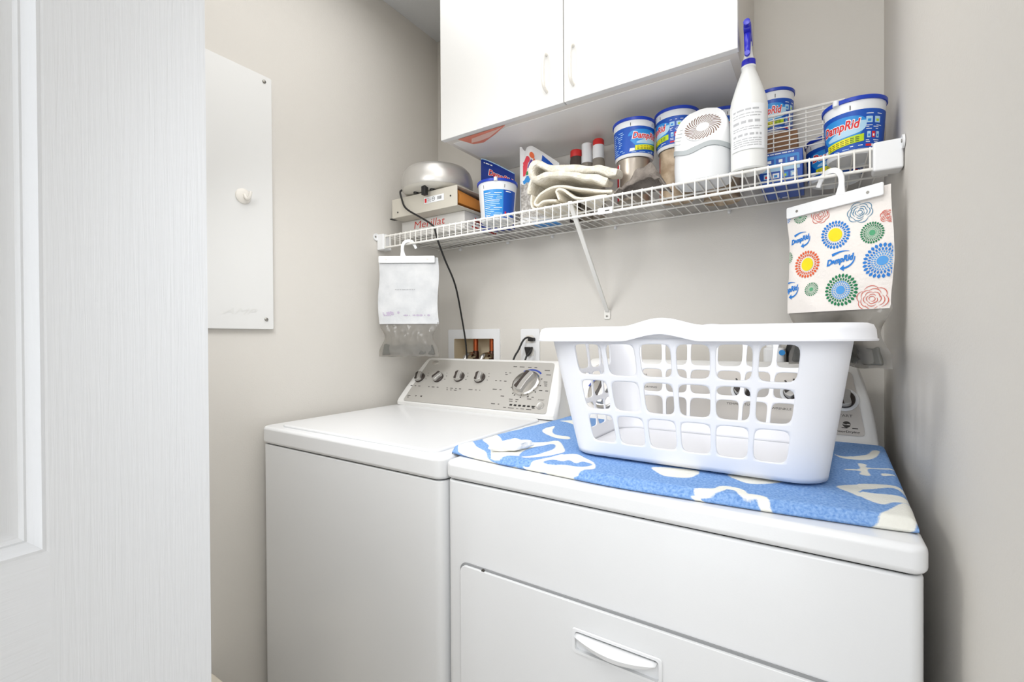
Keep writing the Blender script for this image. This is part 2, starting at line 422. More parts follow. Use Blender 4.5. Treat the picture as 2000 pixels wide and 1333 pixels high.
# ------------------------------------------------------------------ washer
def surf_point(A, B, x, t, off):
    """point on inclined plane through lines A,B (y,z): x, fraction t, offset along outward normal"""
    dy, dz = B[0]-A[0], B[1]-A[1]; l = math.hypot(dy, dz); ny, nz = -dz/l, dy/l
    return Vector((x, A[0]+dy*t+ny*off, A[1]+dz*t+nz*off))
def console(name, parent, x0, x1, prof, tl, tr, m, round_=0.018):
    """lofted console: prof list of (y,z); ends lean in by tl/tr at the top, with rounded end edges"""
    bm = BM(); z0 = prof[0][1]; z1 = max(z for y, z in prof); yc = sum(y for y, z in prof)/len(prof)
    secs = [(0.0, 0.86), (0.12, 0.93), (0.4, 0.985), (1.0, 1.0)]
    xs = [(0, round_*a, s) for a, s in secs]+[(0.5, 0, 1.0)]+[(1, -round_*a, s) for a, s in reversed(secs)]
    rings = []
    for base, dx, s in xs:
        ring = []
        for y, z in prof:
            h = (z-z0)/(z1-z0); h = max(h, 0)
            xl = x0+tl*h**1.7; xr = x1-tr*h**1.7
            x = (xl if base == 0 else xr if base == 1 else (xl+xr)/2)+dx
            ring.append(bm.verts.new((x, -0.08+(y+0.08)*(1-(1-s)*0.5), z0+(z-z0)*(1-(1-s)*0.55*h))))
        rings.append(ring)
    n = len(prof)
    for a, b in zip(rings, rings[1:]):
        for i in range(n): bm.faces.new((a[i], a[(i+1) % n], b[(i+1) % n], b[i]))
    bm.faces.new(rings[0]); bm.faces.new(rings[-1][::-1])
    return obj(name, bm, m, parent, ang=50, bevel=0.004)
WX0, WX1, WF = 0.0248, 0.7085, -0.7795
wash = thing('washing_machine', 'white top loading washer in the corner by the left wall', 'washing machine', ((WX0+WX1)/2, -0.42, 0))
bm = BM(); prism(bm, rrect(WX0+0.003, WX1-0.003, WF+0.004, -0.08, 0.022, 6), lambda a, b, d: (a, b, d), 0.012, 0.8705)
obj('cabinet_body', bm, ENAMEL, wash, bevel=0.003)
bm = BM(); prism(bm, rrect(WX0+0.008, WX1-0.008, WF+0.01, -0.09, 0.02, 6), lambda a, b, d: (a, b, d), 0.868, 0.875); obj('top_seam', bm, DARKGAP, wash)
bm = BM(); prism(bm, rrect(WX0, WX1, WF, -0.08, 0.026, 6), lambda a, b, d: (a, b, d), 0.8725, 0.920)
obj('top_deck', bm, ENAMEL, wash, bevel=0.009, seg=4)
bm = BM(); prism(bm, rrect(0.085, 0.668, -0.755, -0.30, 0.022, 6), lambda a, b, d: (a, b, d), 0.918, 0.9265)
obj('lid', bm, ENAMEL, wash, bevel=0.005, seg=4)
WCA, WCB = (-0.283, 0.945), (-0.160, 1.083)
wprof = [(-0.289, 0.923), (-0.290, 0.935), (-0.2838, 0.945), (-0.255, 0.9775), (-0.215, 1.0223), (-0.175, 1.067), (-0.162, 1.081), (-0.150, 1.0885), (-0.136, 1.0885), (-0.100, 1.072), (-0.086, 1.05), (-0.082, 0.923)]
con = console('console', wash, 0.045, 0.7085, wprof, 0.030, 0.052, CONSOLE)
def wsurf(x, t, off): return surf_point(WCA, WCB, x, t, off+0.0008)
WL = math.hypot(WCB[0]-WCA[0], WCB[1]-WCA[1])
def wtz(z): return (z-WCA[1])/(WCB[1]-WCA[1])
# gray printed panel: trapezoid with rounded corners
def quad_round(c, r=0.012, n=5):
    out = []; m = len(c)
    for i in range(m):
        p, q, s = Vector(c[i-1]), Vector(c[i]), Vector(c[(i+1) % m])
        a = q+(p-q).normalized()*r; b = q+(s-q).normalized()*r
        for k in range(n+1):
            t = k/n; v = a*(1-t)**2+q*2*t*(1-t)+b*t*t; out.append((v.x, v.y))
    return out
d = Decal().poly([(x, y/WL) for x, y in quad_round([(0.082, wtz(0.9385)*WL), (0.678, wtz(0.9385)*WL), (0.640, wtz(1.0825)*WL), (0.098, wtz(1.0825)*WL)])], 0, 2)
pan = decal_obj('control_panel', d, wsurf, [SILVERPAN], wash, 0)
tt = wtz
def printed(name, d): decal_obj(name, d, wsurf, [INK, BLUEINK], wash, 0)
def tinylabel(x, z, w, rows=1, mi=0, h=0.0028):
    d = Decal()
    for k in range(rows): d.lines(x-w/2+(k*0.004), x+w/2-(k*0.004), [tt(z-0.0055*k)], h/WL, mi, 3, 0.014)
    printed('printed_label', d)
for x, z, w, r in ((0.102, 0.988, 0.05, 1), (0.191, 0.988, 0.05, 1), (0.286, 0.988, 0.066, 2), (0.377, 0.988, 0.05, 1)): tinylabel(x, z, w, r)
# small tick marks by the knobs
for x, z in ((0.102, 1.018), (0.191, 1.021), (0.286, 1.024), (0.377, 1.026)):
    d = Decal()
    for a in (35, 12, -12): d.rect(x+0.031*math.cos(math.radians(a)), x+0.036*math.cos(math.radians(a)), tt(z+0.026*math.sin(math.radians(a))), tt(z+0.026*math.sin(math.radians(a)))+0.012, 0, 3)
    printed('knob_ticks', d)
DX, DZ = 0.5683, 1.0165
printed('dial_arc', Decal().poly([(x, y/WL) for x, y in arcband(DX, tt(DZ)*WL, 0.054, 0.060, 48, 122)], 1, 3))
for a in range(-120, 230, 29):
    if 45 < a < 125: continue
    c_, s_ = math.cos(math.radians(a)), math.sin(math.radians(a))
    printed('dial_tick', Decal().poly([(x, y/WL) for x, y in stroke([(DX+0.05*c_, tt(DZ)*WL+0.05*s_), (DX+0.055*c_, tt(DZ)*WL+0.055*s_)], 0.004)], 0, 3))
for x, z, w, r in ((0.515, 1.066, 0.05, 1), (0.565, 1.0655, 0.035, 1), (0.625, 1.058, 0.022, 1), (0.480, 1.046, 0.024, 2), (0.468, 1.020, 0.05, 1), (0.474, 0.994, 0.05, 1), (0.503, 0.976, 0.022, 1), (0.553, 0.969, 0.05, 2), (0.602, 0.979, 0.026, 2), (0.640, 0.999, 0.034, 1), (0.641, 1.024, 0.028, 3), (0.640, 1.045, 0.028, 1), (0.485, 0.9525, 0.032, 1), (0.628, 0.955, 0.018, 2), (0.098, 0.955, 0.016, 3)): tinylabel(x, z, w, r)
printed('printed_label', Decal().text('START', 0.643, tt(0.9745), 0.022, 0.0045/WL, 0, 3))
printed('printed_label', Decal().lines(0.52, 0.625, [tt(0.9455)], 0.002/WL, 0, 3, 0.016))
printed('printed_label', Decal().lines(0.13, 0.165, [tt(0.955)], 0.005/WL, 0, 3, 0.01))
for k in range(6):
    bm = BM(); x = 0.540+k*0.0162
    prism(bm, [(x, tt(0.9525)), (x+0.009, tt(0.9525)), (x+0.009, tt(0.9565)), (x, tt(0.9565))], lambda a, b, o: wsurf(a, b, o), 0.0002, 0.002)
    obj('status_light', bm, BLACK, wash, smooth=False)
tilt = math.atan2(WCB[0]-WCA[0], WCB[1]-WCA[1])  # lean of the face from vertical
def face_matrix(A, B):
    dy, dz = B[0]-A[0], B[1]-A[1]; l = math.hypot(dy, dz)
    return Matrix(((1, 0, 0), (0, dy/l, -dz/l), (0, dz/l, dy/l)))   # columns: x, up the face, out of the face
FM = face_matrix(WCA, WCB)
def knob(parent, surf, x, t, r, h, FMx, turn, dial=False):
    c = surf(x, t, 0)
    bm = BM(); lathe(bm, [(r*1.06, 0), (r*1.06, h*0.35), (r*0.98, h*0.42), (r*0.9, h*0.45)] if dial else [(r, 0), (r, h*0.3), (r*0.92, h*0.4)], c, 40, M=FMx)
    k = obj('dial' if dial else 'control_knob', bm, CHROME if dial else KNOBDARK, parent)
    # grip: a raised lobe across the knob
    pts = []
    w = 0.36 if dial else 0.56
    for i in range(28):
        a = 2*PI*i/28; rr = r*(0.86 if dial else 0.94); px, py = rr*math.cos(a), rr*math.sin(a)
        py = max(min(py, rr*w*(1+0.25*abs(math.cos(a)))), -rr*w*(1+0.25*abs(math.cos(a))))
        ca, sa = math.cos(turn), math.sin(turn); pts.append((px*ca-py*sa, px*sa+py*ca))
    bm = BM(); prism(bm, pts, lambda a, b, o: c+FMx @ Vector((a, b, o)), h*0.3, h); obj('grip', bm, GREYKNOB, k, bevel=0.002, label='silver grey grip')
    ca, sa = math.cos(turn), math.sin(turn)
    loc = [(a*ca+b*sa, -a*sa+b*ca) for a, b in pts]
    hi = [(a, b) for a, b in loc if b > -1e-6]; hi.sort(key=lambda q: q[0])
    top_ = [(a*0.92, b*0.90) for a, b in hi]; bow_ = [(a*0.92, 0.10*r*(1-(a/(r*0.95))**2)) for a, b in reversed(hi)][1:-1]
    bm = BM(); prism(bm, [(a*ca-b*sa, a*sa+b*ca) for a, b in top_+bow_], lambda a, b, o: c+FMx @ Vector((a, b, o)), h*0.97, h*1.05); obj('grip_dark_reflection', bm, KNOBDARK, k, label='dark brown half painted on the grip as a reflection')  # dark reflection on the grip face, painted as a dark half
    return k
for x, z, tr_ in ((0.102, 1.0163, 1.9), (0.1912, 1.0199, 0.95), (0.2859, 1.0254, 1.75), (0.3766, 1.0256, 1.75)):
    knob(wash, wsurf, x, tt(z), 0.0205, 0.019, FM, tr_)
knob(wash, wsurf, DX, tt(DZ), 0.045, 0.026, FM, 1.25, True)
bm = BM(); lathe(bm, [(0.0125, 0), (0.0125, 0.003), (0.011, 0.004), (0.0095, 0.0035)], wsurf(0.648, tt(0.9585), 0), 28, M=FM); obj('start_button', bm, GREYKNOB, wash)
bm = BM(); lathe(bm, [(0.017, 0), (0.0165, 0.0015), (0.013, 0.0025)], wsurf(0.135, tt(1.0715), 0), 32, M=FM @ Matrix.Diagonal((1, 0.55, 1))); obj('badge', bm, CHROME, wash)

# ------------------------------------------------------------------ dryer
DX0, DX1, DF = 0.7179, 1.4566, -0.7836
dry = thing('clothes_dryer', 'white front loading dryer with a blue towel on top, by the right wall', 'dryer', ((DX0+DX1)/2, -0.42, 0))
bm = BM(); prism(bm, rrect(DX0+0.003, DX1-0.004, DF+0.004, -0.08, 0.016, 5), lambda a, b, d: (a, b, d), 0.012, 0.8815)
obj('cabinet_body', bm, ENAMEL, dry, bevel=0.004)
bm = BM(); prism(bm, rrect(DX0+0.008, DX1-0.009, DF+0.01, -0.09, 0.014, 5), lambda a, b, d: (a, b, d), 0.879, 0.886); obj('top_seam', bm, DARKGAP, dry)
bm = BM(); prism(bm, rrect(DX0, DX1, DF, -0.08, 0.018, 5), lambda a, b, d: (a, b, d), 0.8835, 0.920)
obj('top_panel', bm, ENAMEL, dry, bevel=0.010, seg=4)
# door opening: dark joint, then the door panel with its handle recess
bm = BM(); prism(bm, rrect(0.757, 1.418, 0.130, 0.7255, 0.016, 6), lambda a, b, d: (a, d, b), DF+0.0015, DF+0.012); obj('door_joint', bm, mat('joint_grey', (150, 151, 152), 0.6), dry)
HX0, HX1, HZ0, HZ1 = 1.003, 1.153, 0.640, 0.6815
def door_panel():
    bm = BM(); y = DF-0.004
    xs = [0.7605, HX0, HX1, 1.4145]; zs = [0.134, HZ0, HZ1, 0.7215]
    outer = rrect(xs[0], xs[3], zs[0], zs[3], 0.014, 6)
    A = [bm.verts.new((a, y, b)) for a, b in outer]; B = [bm.verts.new((a, y+0.012, b)) for a, b in outer]; n = len(outer)
    for i in range(n): bm.faces.new((A[i], A[(i+1) % n], B[(i+1) % n], B[i]))
    hole = rrect(HX0+0.003, HX1-0.003, HZ0+0.003, HZ1-0.003, 0.005, 6)
    H = [bm.verts.new((a, y, b)) for a, b in hole]
    # same vertex count: bridge ring to ring
    for i in range(n): bm.faces.new((A[i], H[i], H[(i+1) % n], A[(i+1) % n]))
    return obj('door', bm, ENAMEL, dry, bevel=0.0025)
dd = door_panel()
bm = BM(); y = DF-0.004
prism(bm, rrect(HX0+0.003, HX1-0.003, HZ0+0.003, HZ1-0.003, 0.005, 6), lambda a, b, d: (a, d, b), y+0.004, y+0.0045)
obj('handle_recess', bm, PLWHITE, dd)
bm = BM()
fo, fi = rrect(HX0, HX1, HZ0, HZ1, 0.006, 6), rrect(HX0+0.006, HX1-0.006, HZ0+0.005, HZ1-0.005, 0.005, 6)
n_ = len(fo); R1 = [bm.verts.new((a, y-0.0003, b)) for a, b in fo]; R2 = [bm.verts.new((a, y-0.002, b)) for a, b in rrect(HX0+.001, HX1-.001, HZ0+.001, HZ1-.001, 0.006, 6)]; R3 = [bm.verts.new((a, y-0.002, b)) for a, b in fi]; R4 = [bm.verts.new((a, y+0.004, b)) for a, b in fi]
for P_, Q_ in ((R1, R2), (R2, R3), (R3, R4)):
    for i in range(n_): bm.faces.new((P_[i], P_[(i+1) % n_], Q_[(i+1) % n_], Q_[i]))
obj('handle_frame', bm, PLWHITE, dd)
# curved pull lip across the recess
bm = BM(); rows = []
for i in range(17):
    u = i/16; x = HX0+0.008+u*(HX1-HX0-0.016); bow = math.sin(PI*u)
    zt = HZ1-0.007; zb = HZ1-0.007-0.004-0.013*bow**0.7
    rows.append([(x, y+0.003, zt), (x, y-0.004-0.006*bow, zt-0.001), (x, y-0.010-0.010*bow, (zt+zb)/2), (x, y-0.008-0.009*bow, zb), (x, y-0.003, zb+0.0015)])
vr = [[bm.verts.new(p) for p in r] for r in rows]
for a, b in zip(vr, vr[1:]):
    for i in range(4): bm.faces.new((a[i], a[i+1], b[i+1], b[i]))
obj('pull_handle', bm, PLWHITE, dd, solid=0.002)
bm = BM(); lathe(bm, [(0.003, 0), (0.003, 0.003)], (0.815, DF+0.0005, 0.7225), 12, M=Matrix.Rotation(PI/2, 3, 'X')); obj('door_catch', bm, INK, dry)
DCA, DCB = (-0.250, 0.945), (-0.165, 1.090)
dprof = [(-0.262, 0.923), (-0.263, 0.933), (-0.2505, 0.945), (-0.230, 0.978), (-0.205, 1.021), (-0.178, 1.0675), (-0.164, 1.090), (-0.152, 1.0995), (-0.136, 1.1005), (-0.100, 1.086), (-0.086, 1.06), (-0.082, 0.923)]
console('console', dry, 0.745, 1.4555, dprof, 0.012, 0.028, CONSOLE)
def dsurf(x, t, off): return surf_point(DCA, DCB, x, t, off+0.0008)
DL = math.hypot(DCB[0]-DCA[0], DCB[1]-DCA[1])
def dz(z): return (z-DCA[1])/(DCB[1]-DCA[1])
d = Decal().poly([(x, y_/DL) for x, y_ in quad_round([(0.775, dz(0.949)*DL), (1.433, dz(0.949)*DL), (1.412, dz(1.083)*DL), (0.785, dz(1.083)*DL)])], 0, 2)
decal_obj('control_panel', d, dsurf, [mat('dryer_panel', (200, 195, 189), 0.35, metal=0.2)], dry, 0)
def dprinted(name, d): decal_obj(name, d, dsurf, [INK, BLUEINK], dry, 0)
for tx, x_, z_, w_, h_, bo in (('REGULAR', 0.925, 1.0585, 0.042, 0.0055, 0), ('TIMED DRYING', 0.945, 1.0265, 0.066, 0.0058, 0), ('TEMPERATURE', 1.187, 0.9975, 0.062, 0.0056, 0), ('WRINKLE SHIELD', 1.292, 0.9935, 0.075, 0.0056, 0), ('START', 1.396, 0.988, 0.03, 0.006, 0), ('SensorDrying', 1.398, 0.9555, 0.05, 0.0065, 0.02)):
    dprinted('printed_label', Decal().text(tx, x_, dz(z_), w_, h_/DL, 0, 3, bold=bo))
dprinted('printed_label', Decal().lines(1.378, 1.42, [dz(0.9625)], 0.002/DL, 0, 3, 0.01))
dprinted('sensor_emblem', Decal().poly([(x, y_/DL) for x, y_ in arcband(1.40, dz(0.9705)*DL, 0.0058, 0.0074, 0, 165, 14)], 0, 3).poly([(x, y_/DL) for x, y_ in arcband(1.40, dz(0.9705)*DL, 0.0058, 0.0074, 180, 345, 14)], 0, 3).lines(1.396, 1.405, [dz(0.9705)], 0.0018/DL, 0, 3, 0.005))
dprinted('dial_arc', Decal().poly([(x, y_/DL) for x, y_ in arcband(0.8306, dz(1.003)*DL, 0.052, 0.058, 50, 160)], 1, 3))
for cx, cz in ((1.1913, 1.0303), (1.299, 1.0303)):
    d = Decal()
    for a in (150, 120, 90, 60, 30): d.poly([(x, y_/DL) for x, y_ in stroke([(cx+0.031*math.cos(math.radians(a)), dz(cz)*DL+0.031*math.sin(math.radians(a))), (cx+0.037*math.cos(math.radians(a)), dz(cz)*DL+0.037*math.sin(math.radians(a)))], 0.004)], 0, 3)
    dprinted('knob_ticks', d)
FD = face_matrix(DCA, DCB)
knob(dry, dsurf, 0.8306, dz(1.003), 0.045, 0.026, FD, 1.3, True)
for x, z, tr_ in ((1.1913, 1.0303, 1.1), (1.299, 1.0303, 0.6), (1.396, 1.0213, 1.6)):
    bm = BM(); lathe(bm, [(0.028, 0), (0.028, 0.002), (0.026, 0.003), (0.02, 0.003)], dsurf(x, dz(z), 0), 36, M=FD); obj('knob_ring', bm, PLWHITE, dry)
    knob(dry, dsurf, x, dz(z), 0.0215, 0.02, FD, tr_)

# ------------------------------------------------------------------ outlets on the back wall
t = thing('washer_outlet_box', 'recessed white plumbing box with copper valves behind the washer', 'outlet box', (0.185, 0, 1.1))
bm = BM(); fo = rrect(0.0545, 0.3155, 0.985, 1.201, 0.006, 4); fi = rrect(OX0+.001, OX1-.001, OZ0+.001, OZ1-.001, 0.004, 4); n_ = len(fo)
R = [[bm.verts.new((a, yy, b)) for a, b in q] for q, yy in ((fo, -0.0002), (fo, -0.006), (fi, -0.006), (fi, 0.075))]
for P_, Q_ in zip(R, R[1:]):
    for i in range(n_): bm.faces.new((P_[i], P_[(i+1) % n_], Q_[(i+1) % n_], Q_[i]))
bm.faces.new(R[-1])
for f in bm.faces:
    if f.calc_center_median().y > 0.02: f.material_index = 1
obj('box_frame', bm, [PLWHITE, BOXIN], t, bevel=0.001)
for x, top in ((0.168, True), (0.250, False)):
    bm = BM(); lathe(bm, [(0.010, 1.10), (0.010, 1.1615)], (x, 0.035, 0), 16); p_ = obj('copper_pipe', bm, COPPER, t)
    bm = BM(); lathe(bm, [(0.012, 1.075), (0.014, 1.085), (0.014, 1.105), (0.011, 1.113)], (x, 0.035, 0), 18); lathe(bm, [(0.006, 0), (0.006, 0.03)], (x, 0.035, 1.095), 12, M=Matrix.Rotation(PI/2, 3, 'X')); obj('valve', bm, BRASSDK, t)
    bm = BM(); tube(bm, spline([(x, 0.03, 1.09), (x-0.006, 0.01, 1.098), (x-0.014, -0.015, 1.085), (x-0.014, -0.03, 1.02)]), 0.0105, 14); obj('supply_hose', bm, CHROME, t, label='braided silver hose')
t = thing('wall_outlet', 'white wall outlet plate with black plugs behind the basket', 'outlet', (0.452, 0, 1.14))
bm = BM(); prism(bm, rrect(0.4113, 0.4933, 1.075, 1.1985, 0.006, 4), lambda a, b, d_: (a, d_, b), -0.0055, -0.0003); obj('cover_plate', bm, PLWHITE, t, bevel=0.002)
for z in (1.16, 1.113):
    bm = BM(); prism(bm, rrect(0.434, 0.470, z-0.015, z+0.015, 0.008, 4), lambda a, b, d_: (a, d_, b), -0.0075, -0.0052); obj('socket', bm, TRIM, t)
def cord(pts, r=0.0028): bm = BM(); tube(bm, spline(pts, 8), r, 8); return bm
o = obj('power_cord', cord([(0.470, -0.012, 1.161), (0.452, -0.02, 1.1665), (0.437, -0.028, 1.155), (0.424, -0.04, 1.12), (0.412, -0.05, 1.093), (0.405, -0.06, 1.05), (0.40, -0.066, 0.96), (0.40, -0.066, 0.90)], 0.0035), BLACK)
bm2 = BM(); box(bm2, 0.4535, 0.478, -0.024, -0.008, 1.1525, 1.1655); 
tag(o, 'black power cord bent from upper wall socket down behind washer', 'power cord')
pb = obj('plug', bm2, BLACK, o, bevel=0.003)
o = obj('power_cord', cord([(0.463, -0.02, 1.125), (0.474, -0.03, 1.128), (0.472, -0.042, 1.112), (0.462, -0.05, 1.092), (0.46, -0.06, 1.05), (0.46, -0.066, 0.90)], 0.0035), BLACK)
tag(o, 'black power cord hanging from lower wall socket beside basket rim', 'power cord')
bm2 = BM(); prism(bm2, [(0.440, 1.131), (0.470, 1.131), (0.463, 1.112), (0.449, 1.0945)], lambda a, b, d_: (a, d_, b), -0.028, -0.008); obj('plug', bm2, BLACK, o, bevel=0.003)

# ------------------------------------------------------------------ wall cabinet
CX0, CX1, CD, CZ = 0.321, 1.196, -0.342, 1.8085
cab = thing('wall_cabinet', 'white two door wall cabinet above the wire shelf', 'cabinet', (0.76, -0.17, CZ))
bm = BM(); box(bm, CX0+0.001, CX1, -0.322, -0.0005, CZ+0.002, ZC-0.002); obj('cabinet_box', bm, CABBODY, cab, bevel=0.001)
bm = BM(); box(bm, CX0+0.018, CX1-0.018, -0.300, -0.005, CZ+0.0008, CZ+0.003); obj('bottom_panel', bm, mat('cabinet_bottom_bounce', (240, 238, 235), 0.45), cab)  # whiter than the box: bounced light on the underside put into the colour
for a, b, hx in ((CX0, 0.7655, 0.7149), (0.7685, CX1+0.003, 0.7968)):
    bm = BM(); box(bm, a, b, CD, -0.3225, CZ, ZC-0.003); dd_ = obj('door', bm, CABWHITE, cab, bevel=0.0015)
    bm = BM(); hz0, hz1 = (1.856, 1.951) if hx < 0.75 else (1.851, 1.949)
    tube(bm, spline([(hx, CD+0.001, hz0-0.004), (hx, CD-0.012, hz0-0.001), (hx, CD-0.021, hz0+0.012), (hx, CD-0.023, (hz0+hz1)/2), (hx, CD-0.021, hz1-0.012), (hx, CD-0.012, hz1+0.001), (hx, CD+0.001, hz1+0.004)], 6), 0.0045, 10)
    obj('handle', bm, TRIM, dd_)
bm = BM(); vs_ = [(0.3736, -0.318, CZ-0.0003), (0.558, -0.318, CZ-0.0003), (0.50, -0.285, CZ-0.0006), (0.43, -0.254, CZ-0.0012), (0.393, -0.262, CZ-0.0012)]
prism(bm, [(a, b) for a, b, c in vs_], lambda a, b, d_: (a, b, CZ+0.0006-d_), 0.0002, 0.0008); obj('sticker', bm, ORANGE, cab, smooth=False, label='glossy orange sticker on the underside')
d = Decal().poly([(0.415, -0.300), (0.52, -0.310), (0.545, -0.315), (0.47, -0.278), (0.43, -0.272), (0.395, -0.275)], 0, 1)
decal_obj('sticker_print', d, lambda a, b, o_: (a, b, CZ-0.0003-o_), [mat('sticker_pale', (244, 206, 190), 0.4)], cab, 0)

# ------------------------------------------------------------------ wire shelf
ZS, SD, LIP = 1.539, -0.3246, 0.0436
sh = thing('wire_shelf', 'long white wire shelf across the back wall below the cabinet', 'shelf', (0.74, -0.16, ZS))
bm = BM()
k = 0; x = 0.012
while x < W-0.005:
    tube(bm, [(x, -0.006, ZS), (x, SD-0.001, ZS), (x, SD-0.0025, ZS-0.003), (x, SD-0.0025, ZS-LIP)], 0.0016, 6); x += 0.0254
obj('deck_wires', bm, WIRE, sh)
for nm, y, z, r in (('front_rail', SD, ZS-0.0035, 0.0034), ('lip_rail', SD, ZS-LIP, 0.0034), ('back_rail', -0.007, ZS-0.002, 0.003), ('middle_rail', -0.115, ZS-0.0035, 0.0024), ('middle_rail', -0.22, ZS-0.0035, 0.0024)):
    bm = BM(); tube(bm, [(0.004, y, z), (W-0.004, y, z)], r, 10); obj(nm, bm, WIRE, sh)
for x in (0.1214, 0.3562, 0.549, 0.7857, 1.132, 1.39):
    bm = BM(); lathe(bm, [(0.004, 0), (0.004, 0.010), (0.0025, 0.0115)], (x, -0.0005, ZS-0.012), 12, M=Matrix.Rotation(PI/2, 3, 'X')); box(bm, x-0.004, x+0.004, -0.009, -0.001, ZS-0.012, ZS-0.006); obj('wall_clip', bm, PLWHITE, sh)
for x0, x1, xs_ in ((0.001, 0.036, 1), (W-0.048, W-0.001, -1)):
    bm = BM(); box(bm, x0, x1, SD-0.010, SD+0.030, ZS-LIP-0.008, ZS+0.006)
    e_ = obj('end_bracket', bm, PLWHITE, sh, bevel=0.004)
    bm = BM(); xx = x0 if xs_ == 1 else x1
    prism(bm, circ(SD-0.014, ZS-0.004, 0.013, 20), lambda a, b, d_: (d_, a, b), xx, xx+xs_*0.004); obj('screw_tab', bm, PLWHITE, e_)
    bm = BM(); prism(bm, circ(SD-0.019, ZS-0.004, 0.0035, 12), lambda a, b, d_: (d_, a, b), xx+xs_*0.004, xx+xs_*0.0055); obj('screw', bm, METAL, e_)
# brace from the front rail down to the wall
bm = BM(); bx = 0.7756; b0 = Vector((bx, SD-0.001, ZS+0.001)); b1 = Vector((0.7565, -0.006, 1.252))
dr = (b1-b0).normalized(); sd_ = dr.cross(Vector((0, 0.6, 1))).normalized(); nn = sd_.cross(dr)
pts = []
for s_ in (b0, b1):
    pts.append([bm.verts.new(s_+sd_*a*0.0065+nn*b*0.0035) for a, b in ((-1, -1), (1, -1), (1, 1), (-1, 1))])
for i in range(4): bm.faces.new((pts[0][i], pts[0][(i+1) % 4], pts[1][(i+1) % 4], pts[1][i]))
bm.faces.new(pts[0][::-1]); bm.faces.new(pts[1])
br = obj('support_brace', bm, WIRE, sh, bevel=0.0015)
bm = BM(); prism(bm, rrect(0.7445, 0.7655, 1.226, 1.258, 0.004, 3), lambda a, b, d_: (a, d_, b), -0.005, -0.0005); obj('foot_plate', bm, WIRE, br, bevel=0.001)
bm = BM(); lathe(bm, [(0.0035, 0), (0.0035, 0.002), (0.002, 0.003)], (0.755, -0.005, 1.236), 12, M=Matrix.Rotation(PI/2, 3, 'X')); obj('screw', bm, METAL, br)
bm = BM(); prism(bm, rrect(0.862, 0.902, ZS-0.050, ZS-0.034, 0.002, 3), lambda a, b, d_: (a, d_, b), SD-0.010, SD-0.006); obj('maker_tag', bm, PLWHITE, sh)
d = Decal().lines(0.882, 0.898, [ZS-0.044], 0.003, 0, 1, 0.01); decal_obj('tag_print', d, lambda a, b, o_: (a, SD-0.0101-o_, b), [INK], sh, 0)

# ------------------------------------------------------------------ shelf contents
ZD = ZS+0.0024      # top of the deck wires
# --- cartons, envelope and silver appliance at the left end
t = thing('flat_carton', 'white flat carton with red lettering, at the left end of the wire shelf', 'box', (0.18, -0.14, ZD))
bm = BM(); box(bm, 0.032, 0.335, -0.240, -0.040, ZD, 1.6035); obj('carton_body', bm, CARD, t, bevel=0.0015)
d = Decal().text('Merillat', 0.172, 1.5835, 0.150, 0.026, 0, 1, bold=-0.005, shear=0.12); decal_obj('front_lettering', d, lambda a, b, o_: (a, -0.2402-o_, b), [mat('lettering_red', (206, 62, 50), 0.6)], t, 0)
d = Decal().text('Merillat', -0.115, 1.5785, 0.135, 0.024, 0, 1, bold=0.01); d.lines(-0.20, -0.05, [1.553], 0.005, 0, 1, 0.02); decal_obj('side_lettering', d, lambda a, b, o_: (0.3352+o_, a, b), [mat('lettering_red', (206, 62, 50))], t, 0)
t = thing('open_file_box', 'grey carton with barcode sticker and one open end, under the silver appliance', 'box', (0.2, -0.17, 1.6037))
bm = BM(); z0, z1 = 1.6039, 1.672
box(bm, 0.045, 0.353, -0.300, -0.297, z0, z1); box(bm, 0.045, 0.353, -0.053, -0.050, z0, z1)
box(bm, 0.045, 0.353, -0.297, -0.053, z0, z0+0.003); box(bm, 0.045, 0.353, -0.297, -0.053, z1-0.003, z1); box(bm, 0.045, 0.048, -0.297, -0.053, z0+.003, z1-.003)
obj('carton_shell', bm, CARDGREY, t, bevel=0.001)
bm = BM(); box(bm, 0.206, 0.296, -0.3012, -0.3003, 1.631, 1.653); st = obj('barcode_sticker', bm, LWHITE, t, smooth=False)
d = Decal().rect(0.209, 0.218, 1.634, 1.648, 1, 1)
for i in range(9): d.rect(0.268+i*0.0022, 0.268+i*0.0022+(0.0008 if i % 3 else 0.0014), 1.637, 1.648, 0, 1)
d.poly(arcband(0.249, 1.6425, 0.0055, 0.007, 0, 170, 14), 0, 1).poly(arcband(0.249, 1.6425, 0.0055, 0.007, 180, 350, 14), 0, 1); d.lines(0.244, 0.255, [1.642], 0.0015, 0, 1, 0.006); d.lines(0.221, 0.238, [1.634, 1.638, 1.642, 1.646], 0.0012, 0, 1, 0.006)
decal_obj('sticker_print', d, lambda a, b, o_: (a, -0.3013-o_, b), [INK, LRED], t, 0)
for x in (0.075, 0.325):
    bm = BM(); lathe(bm, [(0.0028, 0), (0.0028, 0.001)], (x, -0.3002, 1.640 if x > .2 else 1.622), 12, M=Matrix.Rotation(PI/2, 3, 'X')); obj('rivet', bm, BLACK, t)
bm = BM(); box(bm, 0.024, 0.0445, -0.292, -0.270, z0+0.001, z0+0.004); obj('corner_clip', bm, BLACK, t)
bm = BM(); rows = []
for i in range(9):
    y_ = -0.285+0.22*i/8; h_ = 0.052-0.016*i/8
    rows.append([bm.verts.new((x_, y_, z0+0.006+h_*f*(0.96 if x_ < 0.3 else 1)+0.002*math.sin(9*y_+x_*30))) for x_, f in ((0.06, 1), (0.20, 1), (0.34, 0.98), (0.351, 0.55), (0.348, 0.1), (0.06, 0.1))])
for a, b in zip(rows, rows[1:]):
    for i in range(6): bm.faces.new((a[i], a[(i+1) % 6], b[(i+1) % 6], b[i]))
bm.faces.new(rows[0]); bm.faces.new(rows[-1][::-1])
